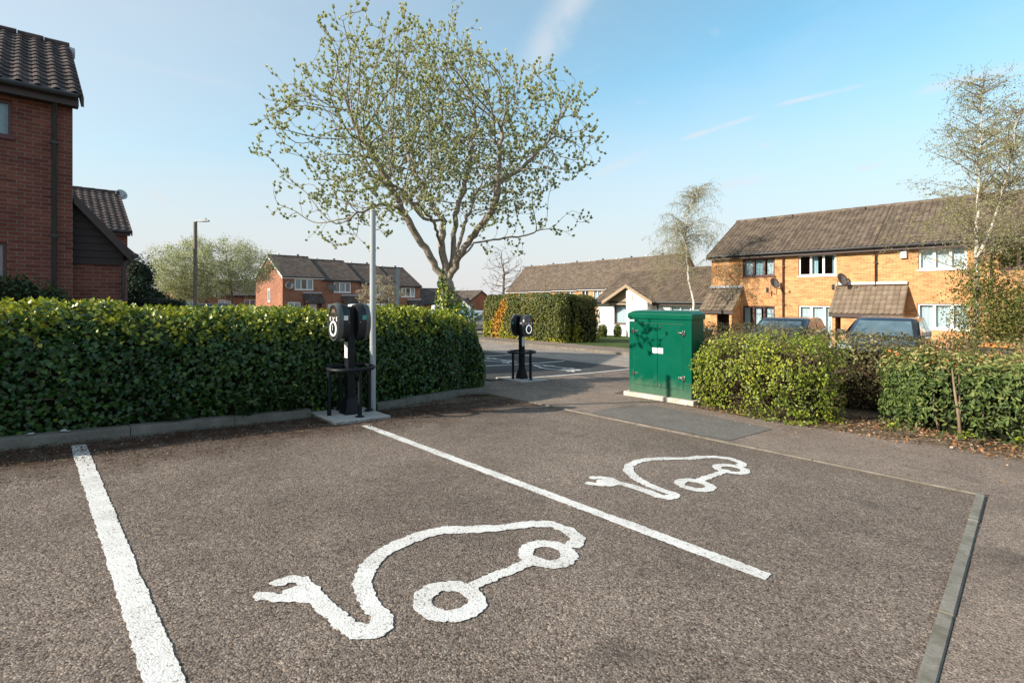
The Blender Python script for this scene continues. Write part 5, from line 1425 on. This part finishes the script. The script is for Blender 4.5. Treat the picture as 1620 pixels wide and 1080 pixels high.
# ================================================================== ORANGE BRICK TERRACE (right)
vl = [8.14, 4.6, 1.05, -2.5, -6.05]
labs = ['orange brick end house with brown upstairs window left of the downpipe', 'orange brick house with white window and wide tiled porch', 'orange brick house with white windows behind the silver birch', 'orange brick house with brown window at the right edge', 'orange brick house beyond the right edge of the terrace']
for k, v0 in enumerate(vl):
    F = Fr((26, v0, 0), (0, 1, 0), (1, 0, 0)); W = 3.56 if k == 0 else 3.54
    spec = [([(8.59, 10.1, 2.39, 3.27, 'brown_frame', 3), (8.59, 10.1, -.55, .93, 'brown_frame', 3)]),
            ([(6.03, 7.56, 2.34, 3.32, 'white_frame', 3), (5.98, 7.56, -.95, .98, 'white_frame', 3)]),
            ([(1.69, 3.16, 2.45, 3.32, 'white_frame', 3), (1.6, 3.2, .08, 1.1, 'white_frame', 3)]),
            ([(-.75, .82, 2.4, 3.28, 'brown_frame', 3), (-.75, .82, -.2, 1.0, 'brown_frame', 3)]),
            ([(-5., -3.5, 2.4, 3.28, 'white_frame', 3)])][k]
    holes = [(a-v0, b-v0, c, d) for a, b, c, d, m, n in spec]
    t = gable_house('terraced_house', labs[k], F, W, 7.2, -1.4, 3.62, 5.66, M['brick_orange'], M['tile_brown'], .20, .28, holes, ss=.05, over=.3, ar=.14 if k == 0 else 0, group='houses of the orange brick terrace', amp=.037, vents=0, rear=False)
    for i, ((a, b, c, d, m, n), h) in enumerate(zip(spec, holes)):
        cu = [[(0, .26, 'curtain'), (.36, .62, 'curtain_blue'), (.70, 1, 'curtain')], [(.02, .12, 'curtain_blue'), (.50, .62, 'curtain_blue')], [(0, 1, 'curtain')], [(0, .3, 'curtain_red')], [(0, 1, 'curtain')]][k]
        if k == 0 and i == 1: cu = [(.0, .3, 'curtain'), (.45, .62, 'curtain'), (.8, .97, 'curtain_blue')]
        if k == 1 and i == 1: cu = [(0, .97, 'curtain')]
        window(t, F, *h, M[m], n, curt=cu, fw=.075)
    if k < 4: pipe(t, F, W-.02 if k else .06, -.07, -1.4, 3.4, M['brown_frame' if k < 2 else 'black_pipe'], .038) if k != 1 else None
    if k in (0, 1):
        for q in ([.9, 2.3] if k == 0 else [1.2]):
            mb = MB(); mb.box(29.35, 29.75, v0+q-.2, v0+q+.2, 5.63, 5.77); mb.build('ridge_vent', M['tile_far'], t, world=True)
    if k == 0:
        lean_to(t, F, 2.02, 3.52, 1.2, 1.82, .80, -1.4, M['tile_porch'], M['brick_orange'], door=(2.35, 3.3, .62, .02, 'dark_wood'), frontw=[(2.75, 3.38)])
    if k == 1:
        lean_to(t, F, -1.02, 1.32, 1.15, 1.87, .78, -1.4, M['tile_porch'], M['brick_orange'], door=(.0, .95, .55, .02, 'dark_wood'), frontw=[(.35, 1.0), (-.9, .1)])
        mb = MB(); mb.tube([F(.22, -1.26, .5), F(.22, -1.26, -1.4)], .035, 8); mb.build('porch_downpipe', M['black_pipe'], t, 'auto', world=True)
        mb = MB(); fbox(mb, F, -.95, .12, -1.225, -1.203, .2, .5); mb.build('white_board', M['white_board'], t, world=True)
    if k == 2:
        mb = MB(); mb.box(25.86, 25.997, 3.52, 3.74, 2.95, 3.25); mb.build('alarm_box', M['white_door'], t, bevel=.02, world=True)
dish('satellite_dish', 'grey satellite dish beside the downpipe on the orange end house', (25.55, 8.5, 2.0), R(-118), .25)
dish('satellite_dish', 'grey satellite dish above the wide tiled porch', (25.55, 5.75, 2.1), R(-118), .27)

# ================================================================== STREET FURNITURE
def lamp(label, p, h, r0, r1):
    t = thing('street_lamp', label, 'street lamp', p)
    mb = MB(); mb.lathe([(r0*1.05, 0), (r0*1.05, .1), (r0, .12), (r0, 1.2), (r1, 1.35), (r1*.92, h)], 14); mb.build('column', M['olive_pole'], t, 'auto')
    a = MB(); a.tube([(0, 0, h-.04), (.02, -.02, h+.03), (.16, -.15, h+.05)], .035, 8); a.build('arm', M['lantern'], t, True)
    l = MB(); d = Vector((.72, -.69, 0)); n = Vector((.69, .72, 0)); c = Vector((.1, -.096, h+.06))
    def q(s, w, z): x = c+d*s+n*w; return (x.x, x.y, c.z+z)
    l.loft([[q(0,-.06,-.05),q(0,.06,-.05),q(0,.06,.05),q(0,-.06,.05)], [q(.25,-.1,-.06),q(.25,.1,-.06),q(.25,.08,.06),q(.25,-.08,.06)], [q(.52,-.08,-.04),q(.52,.08,-.04),q(.52,.05,.03),q(.52,-.05,.03)]])
    l.build('lantern', M['lantern'], t, bevel=.012)
    s = MB(); x = q(.36, 0, 0); s.lathe([(.035, x[2]+.055), (.035, x[2]+.12), (.02, x[2]+.13)], 10, (x[0], x[1], 0)); s.build('light_sensor', M['lantern'], t, 'auto')
q = at(309, 480, 24); lamp('olive brown street lamp with a short grey lantern rising behind the hedge', (q.x, q.y, gz(q.x, q.y)), 4.95+.0-gz(q.x, q.y), .12, .088)
def pole(label, u, v, top):
    t = thing('grey_post', label, 'post', (u, v, gz(u, v)), 0, 'plain grey steel posts'); h = top-gz(u, v)
    mb = MB(); mb.lathe([(.039, -.05), (.039, h-.004), (.034, h)], 20); mb.build('shaft', M['grey_pole'], t, 'auto')
    mb = MB(); mb.lathe([(.041, h+.0005), (.041, h+.018), (.02, h+.03), (.002, h+.032)], 20); mb.build('cap', M['grey_pole'], t, 'auto')
    mb = MB(); mb.lathe([(.0405, .84), (.0405, .86)], 20); mb.build('clip', M['lantern'], t, 'auto')
pole('plain grey steel post right behind the near charger', 3.34, 6.12, 2.46)
q = at(629, 440, 12.3); pole('short grey post standing beyond the hedge before the far terrace', q.x, q.y, 2.0)

mb = MB(); z = gz(2.93)
def slab(label, u, v, s, dz, rz=0.):
    mb = MB(); c, n = math.cos(rz), math.sin(rz); pt = []
    for a, b in ((-s, -s), (s, -s), (s, s), (-s, s)): x, y = u+a*c-b*n, v+a*n+b*c; pt.append((x, y, gz(x, y)))
    mb.hexa([(p[0], p[1], p[2]-.08) for p in pt], [(p[0], p[1], p[2]+dz) for p in pt])
    return tag(mb.build('concrete_slab', M['slab'], None, bevel=.008), label, 'paving slab')
slab('pale square concrete slab under the near charger', 2.92, 5.93, .365, .035)
slab('pale concrete slab under the far charger', 7.72, 7.66, .40, .035)

def egg(sy, sz, n=40, e=2.25):
    o = []
    for k in range(n):
        a = 2*math.pi*k/n; c, s = math.cos(a), math.sin(a)
        o.append((sy*math.copysign(abs(c)**(2/e), c), sz*math.copysign(abs(s)**(2/e), s)))
    return o
def charger(name, label, u, v, rz, detail):
    t = thing(name, label, 'charging point', (u, v, gz(u, v)+.035), rz, 'twin electric car chargers')
    mb = MB(); mb.box(-.048, .048, -.052, .052, 0, 1.34); mb.build('post', M['charger_steel'], t, bevel=.008)
    mb = MB(); mb.loft([[(-.10,-.10,0),(.10,-.10,0),(.10,.10,0),(-.10,.10,0)], [(-.095,-.095,.03),(.095,-.095,.03),(.095,.095,.03),(-.095,.095,.03)], [(-.055,-.059,.2),(.055,-.059,.2),(.055,.059,.2),(-.055,.059,.2)]]); mb.build('base_shoe', M['charger_steel'], t, bevel=.004)
    for s in (-1, 1):
        X = lambda d: s*(.05+d)
        hz = 1.145
        mb = MB(); O = egg(.15, .235)
        prof = [(.0, .55), (.004, .86), (.03, .955), (.065, .985), (.115, 1.), (.142, .99), (.156, .955)]
        mb.loft([[(X(d), y*k, hz+z*(.5+.5*k) if k < .9 else hz+z*k) for y, z in O] for d, k in prof]); hd = mb.build('charging_head', M['charger_body'], t, 'auto')
        mb = MB(); mb.loft([[(X(d), y*k, hz+z*k) for y, z in O] for d, k in ((.100, 1.012), (.118, 1.03), (.150, 1.0), (.166, .95), (.166, .90), (.155, .885))], cap=False); mb.build('rim', M['rim_grey'], hd, 'auto', fix=True)
        mb = MB(); mb.loft([[(X(.1565), y*.89, hz+z*.89) for y, z in O], [(X(.161), y*.80, hz+z*.84) for y, z in O]]); mb.build('face_panel', M['charger_face'], hd, 'auto')
        rz_ = hz-.075
        mb = MB(); mb.tube([(X(.164), .078*math.cos(a), rz_+.085*math.sin(a)) for a in np.linspace(0, 2*math.pi, 41)[:-1]], .0105, 8, closed=True); mb.build('status_ring', M['ring'], hd, True)
        mb = MB(); mb.lathe([(.066, X(.160)), (.064, X(.170)), (.045, X(.171)), (.043, X(.163))] if s > 0 else [(.066, X(.160)), (.064, X(.170)), (.045, X(.171)), (.043, X(.163))], 24, (0, 0, rz_), 'x'); mb.build('socket_cover', M['charger_steel'], hd, 'auto')
        mb = MB(); mb.box(min(X(.170), X(.174)), max(X(.170), X(.174)), -.006, .012, rz_-.02, rz_+.045); mb.build('socket_latch', M['mark_grey'], hd)
        # printed marks above the ring
        mk = MB(); f0, f1 = sorted((X(.1615), X(.1635)))
        for (y0, y1, za, zb2) in ((-.102,-.072,.062,.070),(-.102,-.078,.046,.058),(-.102,-.074,.030,.042),(-.096,-.080,.018,.027),(.070,.102,.064,.072),(.072,.096,.050,.060),(.070,.100,.034,.046),(.078,.098,.018,.030),(-.04,.0,.060,.066),(.012,.036,.054,.064),(-.02,.012,.034,.050)):
            mk.box(f0, f1, y0*s, y1*s, hz+za, hz+zb2) if s > 0 else mk.box(f0, f1, -y1, -y0, hz+za, hz+zb2)
        mk.build('printed_mark', M['mark_white'], hd)
        lg = MB()
        for (y0, y1, za, zb2) in ((-.05,.05,.125,.131),(-.035,-.022,.142,.160),(-.012,.0,.142,.160),(.012,.026,.142,.160)): lg.box(f0, f1, y0, y1, hz+za, hz+zb2)
        lg.build('printed_logo', M['tan_board'], hd)
        l0, l1 = sorted((X(.045), X(.098)))
        for sd in (-1, 1):
            lb = MB(); y0, y1 = sorted((sd*.1485, sd*.1525)); lb.box(l0, l1, y0, y1, hz+.03, hz+.085); lb.build('side_label', M['mark_white' if s < 0 else 'mark_teal'], hd)
        for k in range(5):
            a = R(-60+30*k); sc = MB(); y, z_ = -.14*math.cos(a), .2*math.sin(a)
            sc.lathe([(.006, X(.02)), (.006, X(.028))], 8, (0, y*1.0, hz+z_), 'x'); sc.build('screw', M['mark_grey'], hd)
    # sticker on the post
    st = MB(); st.box(-.0505, -.0483, -.04, .04, .70, .90); so = st.build('post_sticker', M['mark_white'], t)
    tx = MB()
    for k in range(7): tx.box(-.0515, -.0506, -.03, .03-.012*(k % 3), .72+.018*k, .728+.018*k)
    tx.build('sticker_print', M['mark_grey'], so)
    return t
def guard(label, u, v, rz):
    t = thing('guard_rail', label, 'guard rail', (u, v, gz(u, v)+.035), rz, 'black hoop guards round the chargers')
    mb = MB(); pts = []
    for k in range(48):
        a = 2*math.pi*k/48; c, s = math.cos(a), math.sin(a); e = 2.6
        pts.append((.27*math.copysign(abs(c)**(2/e), c), .27*math.copysign(abs(s)**(2/e), s), .575))
    mb.tube(pts, .025, 10, closed=True); mb.build('hoop', M['charger_steel'], t, True)
    for k in range(4):
        a = R(90*k); x, y = .265*math.cos(a), .265*math.sin(a)
        mb = MB(); mb.lathe([(.025, .006), (.025, .57)], 14, (x, y, 0)); lg = mb.build('leg', M['charger_steel'], t, 'auto')
        mb = MB(); mb.lathe([(.055, .0), (.055, .008), (.03, .012), (.026, .02)], 16, (x, y, 0)); mb.build('foot_plate', M['charger_steel'], lg, 'auto')
charger('charging_post', 'black twin charger on a slab in front of the ivy hedge', 2.93, 5.95, 0., True)
guard('black tubular guard hoop round the near charger', 2.93, 5.95, 0.)
charger('charging_post', 'black twin charger beyond the footpath left of the green cabinet', 7.72, 7.66, R(90), True)
guard('black tubular guard hoop round the far charger', 7.72, 7.66, 0.)

# green cabinet
cu, cv = 8.20, 4.53; zb = gz(8.1)+.09
pl = MB(); g1 = gz(7.85)
pl.box(7.90, 8.50, 3.86, 5.21, g1-.3, zb); tag(pl.build('concrete_plinth', M['plinth'], None, bevel=.015), 'pale concrete plinth under the green cabinet', 'plinth')
t = thing('utility_cabinet', 'green two door utility cabinet on a pale concrete plinth', 'cabinet', (cu, cv, zb))
H, hw, hd_ = 1.47, .605, .225
mb = MB(); mb.box(-hd_, hd_, -hw, hw, .0, H-.10); mb.build('body', M['cabinet'], t, bevel=.012)
mb = MB(); e = .02
mb.loft([[(-hd_-e,-hw-e,H-.135),(hd_+e,-hw-e,H-.135),(hd_+e,hw+e,H-.135),(-hd_-e,hw+e,H-.135)], [(-hd_-e,-hw-e,H-.045),(hd_+e,-hw-e,H-.045),(hd_+e,hw+e,H-.045),(-hd_-e,hw+e,H-.045)], [(-hd_+.04,-hw+.06,H),(hd_-.04,-hw+.06,H+.015),(hd_-.04,hw-.06,H+.015),(-hd_+.04,hw-.06,H)]]); mb.build('lid', M['cabinet'], t, bevel=.008)
f = -hd_
for y0, y1, inner in ((.03, .495, 1), (-.455, .024, -1)):
    mb = MB(); mb.box(f-.008, f+.01, y0, y1, .15, H-.215); d = mb.build('door', M['cabinet'], t, bevel=.003)
    gp_ = MB()                                                # dark gap round the door
    for q in ((y0-.006, y0-.001, .145, H-.21), (y1+.001, y1+.006, .145, H-.21), (y0, y1, .144, .149), (y0, y1, H-.214, H-.209)): gp_.box(f-.0015, f+.005, q[0], q[1], q[2], q[3])
    gp_.build('door_gap', M['mark_black'], d)
    ey = y1 if inner == 1 else y0
    for hz in (.345, 1.105):
        o = 1 if inner == 1 else -1
        hb = MB(); hb.box(f-.02, f-.0085, min(ey-o*.085, ey-o*.01), max(ey-o*.085, ey-o*.01), hz-.016, hz+.016); hb.box(f-.016, f-.0005, min(ey+o*.008, ey+o*.035), max(ey+o*.008, ey+o*.035), hz-.036, hz+.036)
        hb.tube([(f-.02, ey+o*.002, hz-.05), (f-.02, ey+o*.002, hz+.05)], .011, 8)
        hh = hb.build('hinge', M['chrome'], d, bevel=.003)
        sc = MB()
        for dz in (-.024, .024): sc.lathe([(.007, f-.022), (.007, f-.016)], 8, (0, ey+o*.022, hz+dz), 'x')
        sc.lathe([(.008, f-.026), (.008, f-.02)], 8, (0, ey-o*.066, hz), 'x'); sc.build('screw', M['charger_steel'], hh)
    ly = y1-.028 if inner == -1 else None
    if ly is not None:
        for hz in (.185, H-.275):
            k = MB(); k.tube([(f-.0085, -.032, hz), (f-.018, -.032, hz)], .014, 10); k.box(f-.022, f-.0085, -.037, -.027, hz-.022, hz+.022); k.build('lock', M['chrome'], d)
    sy0, sy1 = (.034, .122) if inner == 1 else (-.085, .018)
    s = MB(); s.box(f-.0105, f-.0082, sy0, sy1, .735, .83); so = s.build('warning_label', M['mark_white'], d)
    ym = (sy0+sy1)/2; w = MB(); w.poly([(f-.0112, ym-.014, .795), (f-.0112, ym+.014, .795), (f-.0112, ym, .82)])
    for i, q in enumerate((.776, .762, .748)): w.box(f-.0115, f-.0106, ym-.03+.006*i, ym+.03-.004*i, q, q+.006)
    w.build('warning_print', M['mark_red'], so)
s = MB(); s.box(f-.004, f-.0005, .495, .59, H-.19, H-.155); s.build('name_label', M['mark_white'], t)

# ================================================================== VEHICLES
def ground_at(px, d): q = at(px, 500, d); return (q.x, q.y, gz(q.x, q.y))
hb = car('hatchback', 'black compact car parked in front of the orange end house', M['paint_black'], (17.0, 5.35, gz(17)+.0), R(181), 4.2, 1.74, 1.55)
car('estate_car', 'dark navy off-roader parked in front of the wide tiled porch', M['paint_navy'], (18.2, 2.95, gz(18.2)+.0), R(182), 4.5, 1.86, 1.64, 'suv')
p = ground_at(757, 33.5); dup(hb, p, R(176), 'silver hatchback parked left of the clipped hedge across the road', {'black_car_paint': M['paint_silver']})
p = ground_at(733, 40.); dup(hb, p, R(170), 'blue car half hidden behind the silver hatchback', {'black_car_paint': M['paint_blue']})
p = ground_at(668, 46); dup(hb, p, R(185), 'light blue grey car right of the thin grey post beyond the hedge', {'black_car_paint': M['paint_blue']})
p = ground_at(690, 44); dup(hb, p, R(175), 'pale grey car beside the foot of the big tree beyond the hedge', {'black_car_paint': M['paint_silver']})
p = ground_at(447, 41); dup(hb, p, R(150), 'black car parked before the end house of the far terrace', None)
p = ground_at(402, 42); dup(hb, p, R(200), 'dark grey car parked left of the far terrace gable', {'black_car_paint': M['paint_grey']})
p = ground_at(316, 28.5); dup(hb, p, R(180), 'navy car behind the hedge by the lamp post', {'black_car_paint': M['paint_navy']})
p = ground_at(268, 34); dup(hb, p, R(160), 'pale blue car far left beyond the hedge', {'black_car_paint': M['paint_blue']})
vn = car('panel_van', 'white panel van right of the big tree trunk', M['paint_white'], ground_at(724, 50), R(-42), 5.2, 1.95, 2.0, 'van')
p = ground_at(596, 42); dup(vn, p, R(20), 'white van behind the near charger beyond the hedge', None)
wheelie_bin('green wheelie bin with grey lid standing right of the cabinet', (18.6, 8.75, gz(18.6)-.0), R(170), M['bin_green'], M['bin_lid_grey'])
wheelie_bin('black wheelie bin with orange lid right of the navy car', (16.7, .55, gz(16.7)), R(180), M['bin_black'], M['bin_orange'])

# ================================================================== LIGHT, SKY, CAMERA
EL, TAN = R(27), .51
to_sun = Vector((-.934*math.cos(EL), .358*math.cos(EL), math.sin(EL))).normalized()
sd = bpy.data.lights.new('sun', 'SUN'); sd.energy = 5.0; sd.angle = R(.55); sd.color = (1., .90, .76)
so = bpy.data.objects.new('sun', sd); COL.objects.link(so); so.location = (-20, 10, 30); so.rotation_euler = to_sun.to_track_quat('Z', 'Y').to_euler()
w = bpy.data.worlds.new('World'); S.world = w; w.use_nodes = True; nt = w.node_tree; N = nt.nodes; L = nt.links
bg = N['Background']; sky = N.new('ShaderNodeTexSky'); sky.sky_type = 'NISHITA'; sky.sun_disc = False
sky.sun_elevation = EL; sky.sun_rotation = math.atan2(to_sun.x, to_sun.y)
sky.altitude = 0; sky.air_density = 1.0; sky.dust_density = .8; sky.ozone_density = 1.6
tc = N.new('ShaderNodeTexCoord')
def wm(op, a, b=None):
    x = N.new('ShaderNodeMath'); x.operation = op
    for i, q in enumerate((a, b)):
        if q is None: continue
        if hasattr(q, 'links'): L.new(q, x.inputs[i])
        else: x.inputs[i].default_value = q
    return x.outputs[0]
def cloud(scale, rot, seed, lo, hi, amt, stretch):
    m = N.new('ShaderNodeMapping'); m.inputs['Rotation'].default_value = rot; m.inputs['Scale'].default_value = stretch; m.inputs['Location'].default_value = (seed, seed*.7, 0)
    L.new(tc.outputs['Generated'], m.inputs[0])
    n = N.new('ShaderNodeTexNoise'); n.inputs['Scale'].default_value = scale; n.inputs['Detail'].default_value = 7; n.inputs['Roughness'].default_value = .58; n.inputs['Distortion'].default_value = .35
    L.new(m.outputs[0], n.inputs['Vector'])
    r = N.new('ShaderNodeMapRange'); r.inputs[1].default_value = lo; r.inputs[2].default_value = hi; r.inputs[3].default_value = 0; r.inputs[4].default_value = amt; L.new(n.outputs['Fac'], r.inputs[0]); return r.outputs[0]
c1_ = cloud(1.3, (0, 0, R(20)), 2.2, .50, .85, .2, (1, 2.2, 5.)); c2_ = cloud(2.6, (R(10), 0, R(-35)), 7.1, .62, .80, .22, (.8, 5., 7.))
fac = wm('MAXIMUM', c1_, c2_)
def pdir(px, py):
    xp, yp = (px-CX)/FPX, (HY-py)/FPX
    return Vector((CA*xp+SA, -SA*xp+CA, yp)).normalized()
def mr(v, a, b, c=0., d=1.):
    r = N.new('ShaderNodeMapRange'); r.interpolation_type = 'SMOOTHSTEP'; L.new(v, r.inputs[0])
    for i, q in ((1, a), (2, b), (3, c), (4, d)): r.inputs[i].default_value = q
    return r.outputs[0]
def dotn(v):
    x = N.new('ShaderNodeVectorMath'); x.operation = 'DOT_PRODUCT'; L.new(tc.outputs['Generated'], x.inputs[0]); x.inputs[1].default_value = v; return x.outputs['Value']
wn = N.new('ShaderNodeTexNoise'); wn.inputs['Scale'].default_value = 9.; wn.inputs['Detail'].default_value = 6; wn.inputs['Roughness'].default_value = .6; L.new(tc.outputs['Generated'], wn.inputs['Vector'])
for a_, b_, wid, amt in (((940, -60), (825, 120), .045, .5), ((1075, 222), (1205, 180), .007, .75), ((1225, 168), (1400, 126), .0055, .7), ((925, 285), (1050, 230), .016, .45), ((1440, 150), (1640, 100), .012, .45), ((1195, 232), (1235, 224), .007, .6), ((1130, 300), (1220, 280), .014, .4), ((1350, 270), (1400, 258), .008, .5), ((230, 300), (270, 325), .012, .35)):
    d1, d2 = pdir(*a_), pdir(*b_); nn = d1.cross(d2).normalized(); mm = (d1+d2).normalized(); half = math.acos(max(-1, min(1, mm.dot(d1))))
    band = mr(wm('ABSOLUTE', wm('ADD', dotn(nn), wm('MULTIPLY', wm('SUBTRACT', wn.outputs['Fac'], .5), wid*1.2))), 0., wid, 1., 0.)
    f_ = wm('MULTIPLY', wm('MULTIPLY', band, mr(dotn(mm), math.cos(half*1.15), math.cos(half*.35))), wm('MULTIPLY', mr(wn.outputs['Fac'], .25, .6), amt))
    fac = wm('MAXIMUM', fac, f_)
mx = N.new('ShaderNodeMix'); mx.data_type = 'RGBA'; L.new(fac, mx.inputs[0]); L.new(sky.outputs[0], mx.inputs[6]); mx.inputs[7].default_value = (5.2, 3.05, 3.4, 1)
sx = N.new('ShaderNodeSeparateXYZ'); L.new(tc.outputs['Generated'], sx.inputs[0])
hz_ = N.new('ShaderNodeMapRange'); hz_.interpolation_type = 'SMOOTHSTEP'; L.new(sx.outputs[2], hz_.inputs[0])
for i_, q_ in ((1, 0.), (2, .54), (3, .95), (4, .0)): hz_.inputs[i_].default_value = q_
dt = N.new('ShaderNodeVectorMath'); dt.operation = 'DOT_PRODUCT'; L.new(tc.outputs['Generated'], dt.inputs[0]); dt.inputs[1].default_value = (-.934, .358, 0)
sd_ = N.new('ShaderNodeMapRange'); L.new(dt.outputs['Value'], sd_.inputs[0])
for i_, q_ in ((1, -.8), (2, .6), (3, .06), (4, .75)): sd_.inputs[i_].default_value = q_
tn = N.new('ShaderNodeMix'); tn.data_type = 'RGBA'; tn.blend_type = 'MULTIPLY'; tn.inputs[0].default_value = 1.; L.new(mx.outputs[2], tn.inputs[6]); tn.inputs[7].default_value = (1.16, 2.02, 1.84, 1)
hm = N.new('ShaderNodeMix'); hm.data_type = 'RGBA'; L.new(wm('MAXIMUM', hz_.outputs[0], sd_.outputs[0]), hm.inputs[0]); L.new(tn.outputs[2], hm.inputs[6]); hm.inputs[7].default_value = (5.5, 5.25, 5.4, 1)
L.new(hm.outputs[2], bg.inputs[0]); bg.inputs[1].default_value = .088

cd = bpy.data.cameras.new('camera'); cam = bpy.data.objects.new('camera', cd); COL.objects.link(cam); S.camera = cam
cd.sensor_width = 36; cd.lens = FPX/1620*36; cd.clip_end = 3000; cd.clip_start = .05
cam.location = (0, 0, H0); cam.rotation_euler = (R(90), 0, -math.atan2(SA, CA)); cd.shift_y = -(540-HY)/1620; cd.shift_x = 0
S.view_settings.view_transform = 'Standard'; S.view_settings.look = 'None'; S.view_settings.exposure = .72; S.view_settings.gamma = 1; S.view_settings.use_curve_mapping = False
S.cycles.max_bounces = 8; S.cycles.transparent_max_bounces = 12; S.cycles.diffuse_bounces = 3; S.cycles.glossy_bounces = 3
S.cycles.use_denoising = True
